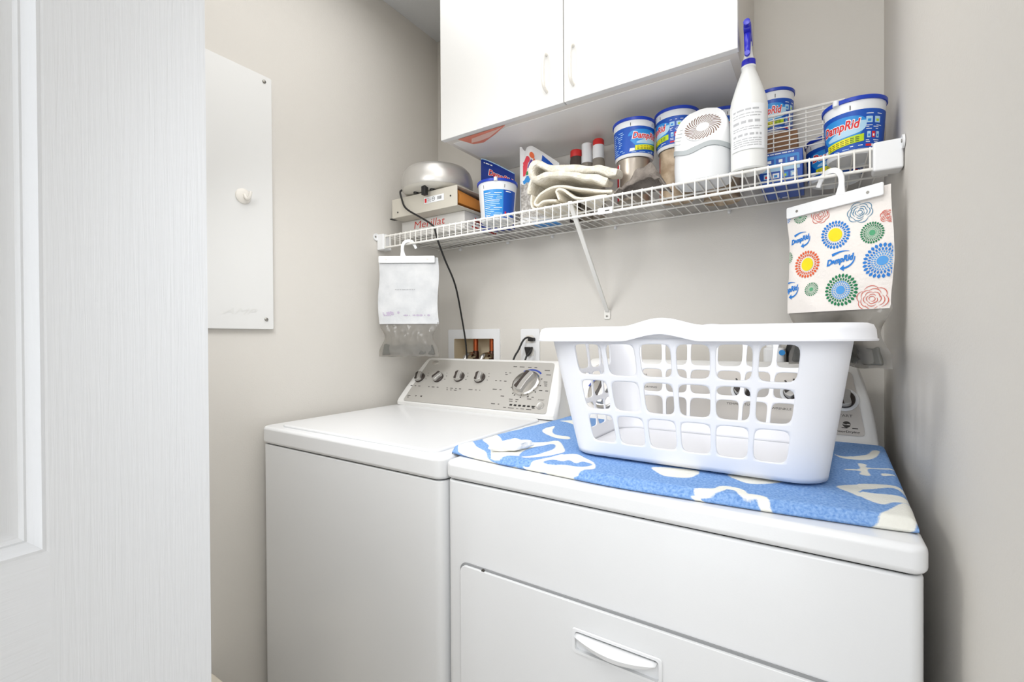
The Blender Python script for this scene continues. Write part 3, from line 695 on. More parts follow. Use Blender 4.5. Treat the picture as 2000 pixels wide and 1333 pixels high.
tag(obj('envelope', bm, KRAFT), 'orange envelope stuffed inside the open grey carton', 'envelope')
ap = thing('round_appliance', 'silver dome shaped electric appliance on top of the cartons', 'appliance', (0.2, -0.23, 1.6725))
AC = (0.2, -0.225, 0)
bm = BM(); lathe(bm, [(0.124, 1.691), (0.1265, 1.697), (0.1275, 1.712), (0.1255, 1.733), (0.119, 1.752), (0.107, 1.765), (0.085, 1.773), (0.048, 1.778), (0.006, 1.779)], AC, 72); obj('dome', bm, SILVER, ap)
bm = BM(); lathe(bm, [(0.085, 1.6765), (0.105, 1.679), (0.118, 1.684), (0.1238, 1.6908)], AC, 72); obj('underside', bm, mat('appliance_base', (206, 202, 192), 0.4), ap)
for a in (-60, 60, 180, 250):
    x_, y_ = AC[0]+0.085*math.cos(math.radians(a)), AC[1]+0.085*math.sin(math.radians(a))
    bm = BM(); lathe(bm, [(0.009, 1.6724), (0.009, 1.684)], (x_, y_, 0), 14); obj('foot', bm, BLACK, ap)
bm = BM(); box(bm, 0.222, 0.240, -0.3325, -0.316, 1.652, 1.690); obj('clasp', bm, BLACK, ap, bevel=0.002)
bm = BM(); tube(bm, spline([(0.10, -0.300, 1.700), (0.096, -0.308, 1.690), (0.104, -0.309, 1.665), (0.118, -0.311, 1.637), (0.14, -0.311, 1.617), (0.182, -0.311, 1.593), (0.228, -0.308, 1.566), (0.253, -0.3035, 1.545), (0.261, -0.303, 1.52), (0.27, -0.298, 1.487), (0.262, -0.26, 1.44), (0.225, -0.16, 1.36), (0.198, -0.09, 1.24), (0.196, -0.066, 1.15), (0.198, -0.062, 1.09), (0.2, -0.06, 0.98)], 8), 0.0033, 8)
obj('power_cord', bm, BLACK, ap, label='black cord hanging down behind the washer')

# --- moisture absorber tubs
TUBM = [LBLUE, LWHITE, LRED, LSKY, LLIME, LYEL, LINK, LPALE, LDEEP]
def tub(label, c, z0, r0, r1, h, face, art='front', slot=None, bottom=None):
    """tapered white tub with blue lid ring and wrapped label; face = direction (deg) the middle of the label points to"""
    t = thing('moisture_absorber_tub', label, 'tub', (c[0], c[1], z0), 'moisture absorber tubs on the wire shelf')
    rr = lambda z: r0+(r1-r0)*(z-z0)/h
    bm = BM(); lathe(bm, [(r0*0.86, z0+0.004), (r0*0.95, z0), (r0, z0+0.003), (rr(z0+h*0.5), z0+h*0.5), (rr(z0+h-0.006), z0+h-0.006), (r1*0.97, z0+h-0.003)], (c[0], c[1], 0), 64); obj('tub_body', bm, TUBWHITE, t)
    bm = BM(); lathe(bm, [(r1*0.985, z0+h-0.0085), (r1*1.035, z0+h-0.0078), (r1*1.04, z0+h-0.001), (r1*1.02, z0+h), (r1*0.9, z0+h-0.0005), (r1*0.86, z0+h-0.004)], (c[0], c[1], 0), 64); obj('lid_ring', bm, BLUELID, t)
    fa = math.radians(face); rm = (r0+r1)/2
    def surf(s, v, off):
        z = z0+v*h; a = fa+s/rm; r = rr(z)+off
        return Vector((c[0]+r*math.cos(a), c[1]+r*math.sin(a), z))
    L = PI*rm
    v0, v1 = 0.08, 0.76
    d = Decal()
    k = h/0.11
    if art == 'back':
        d.rect(-L*0.262, L*0.37, v0-.03, v1-.03, 3, 1); d.rect(L*0.10, L*0.37, v0-.03, v1-.03, 0, 2)
        for i in range(13): d.lines(-L*0.24, L*0.08-(0.008 if i % 3 == 2 else 0), [v0+0.02+i*0.045], 0.017, 7 if i % 4 else 1, 3, 0.04)
        d.lines(L*0.14, L*0.34, [v1-0.08], 0.02, 1, 3, 0.03); d.rect(L*0.13, L*0.16, v0, v0+0.12, 2, 3); d.rect(L*0.20, L*0.24, v0-0.02, v0+0.10, 7, 3)
    else:
        d.rect(-L*0.92, L*0.92, v0, v1, 0, 1); L0 = L; L = L*0.57
        # pale swoosh and white crescent around the brand name
        a0 = 0.60
        d.poly(stroke([(x*L, 0.50+0.16*math.sqrt(max(0, 1-(x/0.46)**2))) for x in [(-0.455+0.91*i/20) for i in range(21)]], [0.012+0.05*math.sin(PI*i/20)*0.6 for i in range(21)]), 3, 2)
        d.poly([(x*L, 0.34+0.30*math.sqrt(max(0, 1-((x-.0)/0.46)**2))) for x in [(-0.45+0.9*i/20) for i in range(21)]]+[(0.36*L, 0.30), (0, 0.27), (-0.30*L, 0.26)], 3, 2)
        d.poly(stroke([((-0.28+0.72*i/16)*L, 0.325+0.24*(i/16)**2.2) for i in range(17)], [0.012+0.045*math.sin(PI*i/16) for i in range(17)]), 7, 3)
        w, hh = L*0.78, 0.21
        d.text('DampRid', 0.0, 0.50, w*1.05, hh*1.15, 1, 4, bold=0.07, shear=0.25, rot=0)
        d.text('DampRid', 0.0, 0.50, w, hh, 2, 5, bold=0.025, shear=0.25, rot=0)
        # lime banner
        d.poly([(-0.32*L, 0.135), (0.46*L, 0.205), (0.46*L, 0.335), (-0.32*L, 0.265)], 4, 4); d.poly([(-0.30*L, 0.15), (0.2*L, 0.195), (0.2*L, 0.30), (-0.30*L, 0.255)], 5, 5)
        for i in range(3):
            for q in range(7): d.rect((-0.27+q*0.095)*L, (-0.20+q*0.095)*L, 0.163+i*0.032+q*0.0085, 0.176+i*0.032+q*0.0085, 6, 6)
        d.poly([(-0.48*L, 0.12), (-0.33*L, 0.135), (-0.33*L, 0.20), (-0.46*L, 0.20)], 1, 4)
        d.lines(-0.42*L, 0.28*L, [0.098], 0.012, 7, 3, 0.02); d.lines(0.2*L, 0.44*L, [0.13], 0.012, 1, 3, 0.012)
        # pictogram block on the right, text block on the left
        for i, (px, py) in enumerate(((0.56, 0.57), (0.74, 0.57), (0.56, 0.31), (0.66, 0.31), (0.76, 0.31))):
            w_ = 0.13 if i < 2 else 0.075
            d.poly([(px*L+a, py+b) for a, b in rrect(-w_/2*L, w_/2*L, -0.055, 0.055, 0.004, 3)], 7 if i != 3 else 2, 2); d.poly(circ(px*L, py, 0.03*L*0.5, 12), (3, 3, 4, 1, 0)[i], 3) if False else d.rect(px*L-w_*.25*L, px*L+w_*.25*L, py-0.03, py+0.01, (3, 4, 3, 1, 3)[i], 3)
        d.lines(0.5*L, 0.85*L, [0.465, 0.44, 0.405, 0.67], 0.012, 1, 2, 0.01); d.lines(0.5*L, 0.8*L, [0.21, 0.18], 0.012, 1, 2, 0.01)
        d.rect(0.5*L, 0.62*L, 0.11, 0.15, 2, 2); d.rect(0.62*L, 0.66*L, 0.10, 0.15, 1, 2)
        for i in range(11): d.lines(-1.05*L, (-0.62-0.03*(i % 3))*L, [0.12+i*0.052], 0.014, 7, 2, 0.02)
        L = L0
    decal_obj('wrapped_label', d, surf, TUBM, t, 0.004)
    for s_ in (-0.25, 0.12):
        d2 = Decal().rect(s_*L-0.0008, s_*L+0.0008, v1+0.02, v1+0.10, 0, 1); decal_obj('fill_mark', d2, surf, [INK], t, 0)
    if slot:
        a = math.radians(slot); bm = BM(); p = Vector((c[0]+r1*1.03*math.cos(a), c[1]+r1*1.03*math.sin(a), z0+h-0.004)); lathe(bm, [(0.006, -0.005), (0.006, 0.0055)], p, 10); obj('lid_notch', bm, TUBWHITE, t)
    return t
def can(label, c, z0, z1, r, m=TIN, strip=None):
    t = thing('metal_can', label, 'can', (c[0], c[1], z0), 'cans standing on the wire shelf')
    bm = BM(); lathe(bm, [(r*0.9, z0+0.002), (r, z0), (r, z0+0.003), (r*0.97, z0+0.006), (r*0.97, z1-0.006), (r, z1-0.003), (r, z1), (r*0.93, z1), (r*0.92, z1-0.003)], (c[0], c[1], 0), 48); obj('can_body', bm, m, t)
    if strip:
        d = Decal()
        for a0, a1, mi in strip: d.rect(math.radians(a0)*r, math.radians(a1)*r, z0+0.008, z1-0.010, mi, 1)
        decal_obj('can_label', d, lambda s, z, o_: (c[0]+(r*0.97+o_)*math.cos(s/r), c[1]+(r*0.97+o_)*math.sin(s/r), z), [LBLUE, LRED, LWHITE, TINRUST], t, 0.004)
    return t
tub('white and blue tub at the front left of the shelf, before the dark blue pouch', (0.468, -0.232), ZD, 0.053, 0.064, 0.128, -55, 'back', slot=-60)
can('bare metal can under the blue tub beside the white bottles', (0.910, -0.190), ZD, 1.660, 0.046, TIN, [(-150, -132, 1), (-132, -126, 2), (-170, -150, 0)])
tub('blue labelled tub stacked on a bare metal can, left of its neighbours', (0.912, -0.190), 1.6605, 0.052, 0.0570, 0.105, -36)
can('cream papered can under the tub left of the fan shaped freshener', (1.022, -0.161), ZD, 1.671, 0.046, TINRUST, [(-165, -150, 1)])
tub('blue labelled tub on a cream can, touching the round vent freshener', (1.0225, -0.162), 1.6715, 0.052, 0.0570, 0.105, -146)
can('tan based can hidden behind the air freshener', (1.125, -0.085), ZD, 1.672, 0.048, TINRUST)
tub('tub almost hidden behind the white air freshener, only its blue rim showing', (1.127, -0.088), 1.6725, 0.052, 0.0575, 0.104, -90)
# right-hand group: boxed refill, tubs, leaning rack
t = thing('refill_box', 'blue refill box with instruction pictures standing beside the spray bottle', 'box', (1.27, -0.1, ZD))
bm = BM(); box(bm, 1.2265, 1.318, -0.180, -0.018, ZD, 1.615); obj('carton_body', bm, LBLUE, t, bevel=0.0015)
d = Decal(); d.poly(rrect(1.233, 1.311, 1.5815, 1.606, 0.004, 3), 3, 1)
for i in range(3):
    x_ = 1.238+i*0.024; d.rect(x_, x_+0.02, 1.586, 1.599, 0, 2); d.rect(x_+0.006, x_+0.014, 1.589, 1.596, 1, 3); d.rect(x_+0.003, x_+0.017, 1.5745, 1.5835, 7, 2)
d.rect(1.231, 1.312, 1.5685, 1.577, 7, 1)
for i in range(4):
    x_ = 1.236+i*0.019; d.rect(x_, x_+0.014, 1.552, 1.564, (7, 1, 3, 7)[i], 1); d.rect(x_+0.003, x_+0.010, 1.554, 1.560, (2, 3, 4, 1)[i], 2)
d.lines(1.240, 1.300, [1.6095], 0.0025, 1, 1, 0.01)
decal_obj('front_print', d, lambda a, b, o_: (a, -0.1802-o_, b), TUBM, t, 0)
d = Decal().lines(1.255, 1.29, [-0.035], 0.008, 0, 1, 0.012); decal_obj('base_print', d, lambda a, b, o_: (a, b, ZD-0.0001-o_), [LWHITE], t, 0)
t = thing('small_carton', 'small brown carton lying on the blue refill box', 'box', (1.255, -0.065, 1.6155))
bm = BM(); box(bm, 1.205, 1.305, -0.118, -0.012, 1.6153, 1.688); obj('carton_body', bm, CARDBROWN, t, bevel=0.001)
tub('tub behind the spray bottle, raised on the small brown carton', (1.247, -0.062), 1.6885, 0.044, 0.0495, 0.118, -101)
tub('lower tub behind the big front tub at the right end, under the wire rack', (1.3815, -0.095), ZD, 0.054, 0.060, 0.102, -99)
tub('big tub at the front right corner of the shelf beside the end bracket', (1.4125, -0.247), ZD, 0.048, 0.0555, 0.115, -121, slot=-125)
# spare wire rack standing on the refill box, behind the front tubs
bm = BM(); RYp = -0.1665
for i in range(9): tube(bm, [(1.206, RYp, 1.6215+i*0.0112), (1.40, RYp, 1.6215+i*0.0112)], 0.0014 if i < 8 else 0.003, 6)
for i in range(6): tube(bm, [(1.222+i*0.034, RYp+0.003, 1.6165), (1.222+i*0.034, RYp+0.003, 1.7115)], 0.0015, 6)
t = thing('wire_rack', 'small white wire rack standing on edge beside the front right tub', 'rack', (1.3, RYp, 1.6165))
obj('rack_grid', bm, WIRE, t)
bm = BM()
for a, b in (((1.470, -0.165), (1.474, -0.12)), ((1.474, -0.15), (1.468, -0.10))):
    tube(bm, spline([(a[0]-.01, a[1], ZD+0.002), (a[0], a[1], 1.62), ((a[0]+b[0])/2, (a[1]+b[1])/2, 1.70), (b[0], b[1], 1.63), (b[0]-.012, b[1], ZD+0.002)]), 0.0014, 6)
tag(obj('bent_wire', bm, mat('wire_tan', (188, 176, 160), 0.5)), 'thin bent wire loops standing between the big tub and right wall', 'wire')

# --- blue refill pouch
def pouch(name, t, P0, e1, n, w, h, puff, m, top_in=0.0, bot_in=0.0, nx=22, ny=26, wob=0.002, lean=0.0, seed=0, topfn=None):
    """pillow shaped pouch; surface function returned"""
    P0, e1, n = Vector(P0), Vector(e1).normalized(), Vector(n).normalized()
    def S(s, v, off, side=1):
        u = s/w; q = v/h
        inn = top_in*(q**2)+bot_in*((1-q)**2)
        hh = v if not topfn else v*topfn(u)
        th = puff*(max(0, math.sin(PI*min(max(u, 0), 1)))**0.6)*(max(0, math.sin(PI*min(max(q, 0), 1)))**0.5)
        wv = wob*noise.noise(Vector((s*22+seed, v*18, seed)))*min(1, 4*min(max(u, 0), max(1-u, 0), max(q, 0)+.1))
        return P0+e1*(s+(0.5-u)*2*inn)+Vector((0, 0, hh))+n*(side*(th/2+wv*(1 if side > 0 else 0))+off+lean*q)
    bm = BM()
    G = {}
    for side in (1, -1):
        for i in range(nx+1):
            for j in range(ny+1):
                ed = i in (0, nx) or j in (0, ny)
                if side == -1 and ed: G[side, i, j] = G[1, i, j]; continue
                G[side, i, j] = bm.verts.new(S(w*i/nx, h*j/ny, 0, side))
        for i in range(nx):
            for j in range(ny):
                q = [G[side, i, j], G[side, i+1, j], G[side, i+1, j+1], G[side, i, j+1]]
                bm.faces.new(q if side == 1 else q[::-1])
    return bm, S
t = thing('refill_pouch', 'dark blue refill pouch with red lettering behind the front left tub', 'bag', (0.42, -0.14, ZD))
bm, S = pouch('p', t, (0.343, -0.155, ZD), (0.96, 0.26, 0), (0.26, -0.96, 0), 0.126, 0.262, 0.020, None, wob=0.006, seed=3, topfn=lambda u: 1.0-0.27*max(0, u-0.05)**1.15)
obj('pouch_body', bm, LDEEP, t)
d = Decal().text('DampRid', 0.076, 0.216, 0.092, 0.032, 1, 2, bold=0.08, shear=0.2).text('DampRid', 0.076, 0.216, 0.087, 0.029, 2, 3, bold=0.03, shear=0.2)
d.lines(0.03, 0.10, [0.188], 0.004, 1, 2, 0.015); d.lines(0.012, 0.045, [0.247], 0.004, 1, 2, 0.012)
decal_obj('pouch_print', d, lambda a, b, o_: S(a, b, o_+0.0006), TUBM, t, 0.006, stepy=0.008)
bm = BM(); tube(bm, [S(0.126*i/20, 0.262, 0) for i in range(21)], 0.0018, 6); obj('top_seal', bm, LPALE, t)
# --- grout bag
t = thing('grout_bag', 'upright white bag with a coloured emblem wedged behind the cream towels', 'bag', (0.6, -0.2, ZD))
bm, S2 = pouch('g', t, (0.524, -0.182, ZD), (0.93, 0.36, 0), (0.36, -0.93, 0), 0.130, 0.2550, 0.030, None, wob=0.014, seed=11, bot_in=0.0, topfn=lambda u: 1.0-0.30*max(0, u-0.30)**1.0-0.10*max(0, u-.6)-0.07*max(0, 1-abs(u-.12)/.07))
obj('bag_body', bm, mat('bag_white', (236, 236, 236), 0.45, bump=(30, 0.4)), t)
MB_ = [GROUT, LBLUE, mat('emblem_red', (222, 62, 78), 0.5), mat('emblem_orange', (238, 110, 60), 0.5), mat('emblem_purple', (96, 60, 150), 0.5), mat('emblem_green', (30, 140, 70), 0.5), LSKY, LWHITE]
d = Decal().rect(0.004, 0.121, 0.02, 0.130, 0, 1)
d.poly([(0.066, 0.160), (0.123, 0.150), (0.123, 0.225), (0.075, 0.242)], 1, 1)
d.text('MAPEI', 0.093, 0.202, 0.042, 0.012, 7, 2, bold=0.03, shear=0.2); d.poly(arcband(0.0785, 0.213, 0.0025, 0.0035, 0, 350, 14), 7, 2) if False else None
d.lines(0.07, 0.118, [0.178, 0.166], 0.006, 7, 2, 0.02)
d.poly(circ(0.024, 0.206, 0.013, 20, 0.9), 2, 2); d.poly([(0.012, 0.198), (0.030, 0.196), (0.024, 0.164), (0.012, 0.160)], 2, 2); d.poly(circ(0.042, 0.222, 0.010, 18, 0.8), 3, 2); d.poly([(0.048, 0.22), (0.054, 0.205), (0.046, 0.168), (0.038, 0.166), (0.044, 0.196)], 3, 3)
d.poly(stroke([(0.030, 0.178), (0.036, 0.19), (0.042, 0.206)], [0.004, 0.008, 0.006]), 4, 4); d.poly([(0.024, 0.168), (0.044, 0.168), (0.046, 0.156), (0.022, 0.157)], 5, 3)
d.poly([(0.004, 0.131), (0.060, 0.131), (0.044, 0.156), (0.014, 0.156)], 7, 2); d.poly(circ(0.030, 0.142, 0.011, 18, 1.7), 6, 3)
decal_obj('bag_print', d, lambda a, b, o_: S2(a, b, o_+0.0008), MB_, t, 0.006, stepy=0.008)
bm = BM(); box(bm, 0.555, 0.640, -0.17, -0.09, ZD-0.0006, ZD+0.0004); obj('base_print', bm, LSKY, t, smooth=False, label='blue printed base seen through the wires')

# --- three bottles at the wall
def bottle(label, c, prof, mcap, mbody, capz, nm='condiment_bottle', trigger=False, tilt=0):
    t = thing(nm, label, 'bottle', (c[0], c[1], ZD), 'narrow bottles at the back of the shelf')
    bm = BM(); lathe(bm, [(r, z) for r, z in prof if z <= capz+1e-6], (c[0], c[1], 0), 32); obj('bottle_body', bm, mbody, t)
    return t
t = bottle('slim dark bottle with a plain red cap, left of the two sprayers', (0.684, -0.088), [(0.020, ZD), (0.022, ZD+0.004), (0.022, 1.724), (0.0205, 1.746), (0.0185, 1.756)], REDCAP, clear('dark_glass', (96, 84, 78), 0.75, 0.1), 1.756)
bm = BM(); lathe(bm, [(0.0195, 1.756), (0.0200, 1.758), (0.0195, 1.776), (0.0165, 1.779)], (0.684, -0.088, 0), 32); obj('cap', bm, REDCAP, t)
t = bottle('clear slim bottle with an all white spray cap, middle of the three narrow bottles', (0.7235, -0.092), [(0.020, ZD), (0.021, ZD+0.004), (0.021, 1.709), (0.016, 1.732)], PLWHITE, BTLCLEAR, 1.732)
bm = BM(); lathe(bm, [(0.0178, 1.727), (0.0178, 1.750), (0.0165, 1.754), (0.0172, 1.788), (0.013, 1.7915)], (0.7235, -0.092, 0), 32); obj('spray_cap', bm, PLWHITE, t)
bm = BM(); lathe(bm, [(0.003, ZD+0.02), (0.003, 1.735)], (0.7235, -0.092, 0), 8); obj('dip_tube', bm, PLWHITE, t)
t = bottle('clear slim bottle whose white spray cap has a red top, right of the three', (0.7640, -0.094), [(0.020, ZD), (0.021, ZD+0.004), (0.021, 1.714), (0.017, 1.736)], REDCAP, BTLCLEAR, 1.736)
bm = BM(); lathe(bm, [(0.0178, 1.732), (0.018, 1.742), (0.0178, 1.774)], (0.764, -0.094, 0), 32); obj('spray_cap', bm, PLWHITE, t)
bm = BM(); lathe(bm, [(0.0178, 1.774), (0.0178, 1.790), (0.0145, 1.794)], (0.764, -0.094, 0), 32); obj('cap_top', bm, REDCAP, t, label='red cap top')

# --- folded cloths
def ribbon(bm, path, th, y0, y1b, ny=10, amp=0.003, seed=0, taper=0.0):
    P = spline([(a, 0, b) for a, b in path], 6); n = len(P); top, bot = [], []
    for i, p in enumerate(P):
        tg = (P[min(i+1, n-1)]-P[max(i-1, 0)]).normalized(); nn_ = Vector((-tg.z, 0, tg.x))
        top.append(p+nn_*th/2); bot.append(p-nn_*th/2)
    loop = top+bot[::-1]; rings = []
    for j in range(ny+1):
        ring = []
        for k, p in enumerate(loop):
            y1 = y1b+(-0.246-y1b)*min(1, max(0, (p.x-0.80)/0.045)); y_ = y0+(y1-y0)*j/ny
            q = Vector((p.x, y_, p.z)); nz = noise.noise_vector(Vector((p.x*28+seed, y_*20, p.z*28)))
            e = 0.6 if j in (0, ny) else 1
            ring.append(bm.verts.new(q+Vector((nz.x*amp*e, nz.y*amp*0.8, nz.z*amp*e))))
        rings.append(ring)
    m = len(loop)
    for a, b in zip(rings, rings[1:]):
        for i in range(m): bm.faces.new((a[i], a[(i+1) % m], b[(i+1) % m], b[i]))
    def cap(r):
        for i in range(n-1): bm.faces.new((r[i], r[i+1], r[m-2-i], r[m-1-i]))
    cap(rings[0]); cap(rings[-1])
bm = BM()
ribbon(bm, [(0.885, 1.559), (0.84, 1.567), (0.775, 1.587), (0.732, 1.600), (0.698, 1.602), (0.664, 1.591), (0.644, 1.576), (0.640, 1.564), (0.650, 1.558), (0.668, 1.566), (0.690, 1.566), (0.712, 1.562)], 0.009, -0.288, -0.16, 8, 0.002, 1)
ribbon(bm, [(0.722, 1.5625), (0.716, 1.578), (0.712, 1.589), (0.722, 1.594), (0.738, 1.588), (0.755, 1.573), (0.775, 1.560), (0.815, 1.5525), (0.868, 1.5505)], 0.009, -0.286, -0.16, 8, 0.002, 4)
ribbon(bm, [(0.628, 1.594), (0.626, 1.572), (0.632, 1.553), (0.655, 1.5475), (0.70, 1.5475), (0.745, 1.5475)], 0.008, -0.284, -0.16, 8, 0.0015, 7)
bmesh.ops.translate(bm, verts=bm.verts, vec=(0, 0, 0.0015))
tag(obj('folded_towel', bm, CREAM, sub=1, ang=60), 'smooth cream cloth folded in curls at the bottom of the towel pile', 'towel')
bm = BM()
ribbon(bm, [(0.872, 1.590), (0.80, 1.617), (0.740, 1.637), (0.690, 1.642), (0.646, 1.638), (0.629, 1.653), (0.628, 1.673), (0.642, 1.686), (0.662, 1.679), (0.685, 1.664), (0.728, 1.653), (0.80, 1.640), (0.86, 1.621), (0.900, 1.606)], 0.020, -0.291, -0.165, 10, 0.007, 21)
ribbon(bm, [(0.634, 1.650), (0.622, 1.634), (0.617, 1.615), (0.616, 1.600)], 0.010, -0.284, -0.17, 8, 0.004, 25)
tag(obj('fluffy_towel', bm, CREAMF, sub=1, ang=80), 'fluffy cream towel with a rolled edge, on top of the folded pile', 'towel')
# grey rag: a crumpled heap in front of the cans
bm = BM(); nx, ny = 44, 20; G = []
for i in range(nx+1):
    row = []
    for j in range(ny+1):
        u, v = i/nx, j/ny; x_ = 0.893+0.138*u; y_ = -0.305+0.062*v
        ed = min(1, 5*min(u+.03, 1-u, v+0.12, 1.05-v))
        h_ = 0.004+ed*(0.012+0.058*math.exp(-((u-0.60)/0.34)**2)*(0.35+0.65*math.sin(PI*min(1, 0.95*v+.12))))
        h_ += ed*(0.016*(abs(noise.noise(Vector((u*5, v*2.5, 3))))*1.8-0.4)+0.003*noise.noise(Vector((u*12, v*4, 9))))
        row.append(bm.verts.new((x_+0.005*noise.noise(Vector((u*6, v*5, 1))), y_+0.004*noise.noise(Vector((u*9, v*5, 5)))*(1 if .1 < v < .9 else .3), ZD+max(0.0035, h_))))
    G.append(row)
for i in range(nx):
    for j in range(ny): bm.faces.new((G[i][j], G[i+1][j], G[i+1][j+1], G[i][j+1]))
tag(obj('rag', bm, RAG, solid=0.003, ang=180), 'crumpled grey rag heaped at the shelf edge in front of the metal can', 'rag')

# --- air freshener with a spiral vent
FX, FY = 1.110, -0.263
t = thing('air_freshener', 'white round topped odour eliminator with a spiral vent face', 'air freshener', (FX, FY, ZD))
def dshape(rx, ry, n=56, p=2.6):
    out = []
    for k in range(n):
        a = 2*PI*k/n; c_, s_ = math.cos(a), math.sin(a)
        out.append((rx*math.copysign(abs(c_)**(2/p), c_), ry*math.copysign(abs(s_)**(2/p), s_)))
    return out
base = dshape(0.066, 0.052)
def cut(x, y):      # wavy joint between body and head: lower in front
    return 1.616+0.10*(y)+0.006*math.sin(x*60)
bm = BM(); rows = []
for f, s_ in ((0, 0.93), (0.03, 0.97), (0.5, 1.0), (1, 0.985)):
    rows.append([bm.verts.new((FX+x_*s_, FY+y_*s_, ZD+(cut(x_, y_)-ZD)*f)) for x_, y_ in base])
for a, b in zip(rows, rows[1:]):
    for i in range(len(base)): bm.faces.new((a[i], a[(i+1) % len(base)], b[(i+1) % len(base)], b[i]))
bm.faces.new(rows[0][::-1]); bm.faces.new(rows[-1]); obj('freshener_body', bm, mat('freshener_body_white', (222, 224, 226), 0.4), t)
bm = BM(); rows = []
for dz_, s_ in ((0, 1.0), (0.0005, 1.02), (0.0115, 1.02), (0.012, 1.0)):
    rows.append([bm.verts.new((FX+x_*s_, FY+y_*s_, cut(x_, y_)+dz_)) for x_, y_ in base])
for a, b in zip(rows, rows[1:]):
    for i in range(len(base)): bm.faces.new((a[i], a[(i+1) % len(base)], b[(i+1) % len(base)], b[i]))
bm.faces.new(rows[0][::-1]); bm.faces.new(rows[-1]); obj('joint_band', bm, LGREY, t)
# head: a slanted face rising from the front edge to the back
HT = 1.733
FA, FB = Vector((FX, FY-0.050, 1.626)), Vector((FX, FY+0.008, HT-0.004))
up_ = (FB-FA); fl = up_.length; up_.normalize(); fnorm = Vector((0, -up_.z, up_.y))
bm = BM(); rows = []
def head(x_, y_, s_):
    # outline rounded towards the top
    return None
K = 14
for k in range(K+1):
    f = k/K; z_off = f
    ring = []
    for x_, y_ in base:
        zb = cut(x_, y_)+0.012
        wtop = math.sqrt(max(0, 1-(f**2.6)))          # dome in x
        yfront = FA.y-FY+(FB.y-FA.y)*f                 # slanted front limit
        yy = max(y_*(1-0.25*f**3), yfront) if y_ < 0 or True else y_
        ring.append(bm.verts.new((FX+x_*(0.12+0.88*wtop), FY+yy, zb+(HT-zb)*f)))
    rows.append(ring)
for a, b in zip(rows, rows[1:]):
    for i in range(len(base)): bm.faces.new((a[i], a[(i+1) % len(base)], b[(i+1) % len(base)], b[i]))
bm.faces.new(rows[0][::-1]); bm.faces.new(rows[-1]); hd = obj('freshener_head', bm, PLWHITE, t, ang=50)
VC = Vector((1.1175, 0, 0)); vcu = fl*0.47
def fsurf(a, b, o_): return Vector((a, FA.y, FA.z))+up_*b+fnorm*(o_+0.0012)
bm = BM()
prism(bm, circ(FX+0.004, vcu, 0.0435, 48), fsurf, -0.003, 0.0005); obj('vent_disc', bm, PLWHITE, t, bevel=0.0005)
for k in range(30):
    a0 = 2*PI*k/30; pts = []
    for i in range(9):
        r_ = 0.0150+0.0265*i/8; a = a0-0.65*(i/8)**1.1
        pts.append((FX+0.004+r_*math.cos(a), vcu+r_*math.sin(a)))
    bm = BM(); prism(bm, stroke(pts, [0.0011+0.0019*i/8 for i in range(9)]), fsurf, 0.0004, 0.0009); obj('vent_slot', bm, VENT, t, smooth=False)
bm = BM()
for i in range(5): prism(bm, stroke([(FX-0.060+0.002*i*i*0.3, 0.012+0.012*i), (FX-0.043, 0.010+0.013*i)], 0.0012), fsurf, -0.0006, 0.0003)
obj('side_grooves', bm, LGREY, t, smooth=False)

# --- spray bottle
SX, SY = 1.2155, -0.297
t = thing('spray_bottle', 'tall white spray bottle with blue trigger at the shelf front', 'spray bottle', (SX, SY, ZD))
bm = BM(); lathe(bm, [(0.034, ZD), (0.037, ZD+0.003), (0.0375, ZD+0.01), (0.0375, 1.595), (0.0385, 1.655), (0.039, 1.688), (0.0365, 1.705), (0.030, 1.727), (0.0225, 1.75), (0.0165, 1.767), (0.0145, 1.772), (0.0145, 1.776), (0.0155, 1.777), (0.0155, 1.7815), (0.013, 1.782)], (SX, SY, 0), 56); obj('bottle_body', bm, SPRAYBODY, t)
bm = BM(); lathe(bm, [(0.0142, 1.782), (0.0148, 1.783), (0.0145, 1.795), (0.012, 1.796)], (SX, SY, 0), 32); obj('collar', bm, SPRAYBLUE, t)
bm = BM(); lathe(bm, [(0.0115, 1.7960), (0.0105, 1.8020), (0.0075, 1.8190), (0.0065, 1.8370)], (SX, SY, 0), 24); obj('neck', bm, PLWHITE, t)
hdir = Vector((0.05, -1, 0)).normalized(); hs = Vector((1, 0.05, 0)); top = Vector((SX, SY, 0))
bm = BM()
prism(bm, [(-0.030, 1.8490), (-0.022, 1.8370), (0.028, 1.8370), (0.044, 1.8450), (0.046, 1.8590), (0.030, 1.8630), (-0.018, 1.8630)], lambda a, b, d_: top+hdir*a+hs*d_+Vector((0, 0, b)), -0.0075, 0.0075)
obj('spray_head', bm, SPRAYBLUE, t, bevel=0.003)
bm = BM(); lathe(bm, [(0.0068, 0), (0.0068, 0.012), (0.004, 0.0125)], top+hdir*0.045+Vector((0, 0, 1.8530)), 18, M=Matrix(((hs.x, 0, hdir.x), (hs.y, 0, hdir.y), (0, 1, 0)))); obj('nozzle', bm, SPRAYBLUE, t)
bm = BM(); pts = spline([tuple(top+hdir*a+Vector((0, 0, z))) for a, z in ((0.030, 1.8400), (0.035, 1.8230), (0.034, 1.8070), (0.038, 1.7930), (0.045, 1.7920))], 6)
tube(bm, pts, 0.006, 10, rad=[0.0075-0.002*i/(len(pts)-1) for i in range(len(pts))]); obj('trigger', bm, SPRAYBLUE, t)
d = Decal().rect(-0.040, 0.036, 1.582, 1.682, 0, 1)
for zz, hh in ((1.668, 0.004), (1.660, 0.002), (1.654, 0.002), (1.640, 0.006), (1.630, 0.002), (1.625, 0.002), (1.612, 0.005), (1.604, 0.002), (1.599, 0.002), (1.594, 0.002), (1.589, 0.002)): d.lines(-0.034, 0.028, [zz], hh, 1, 2, 0.012)
sa = math.atan2(-1.0, 0.09)
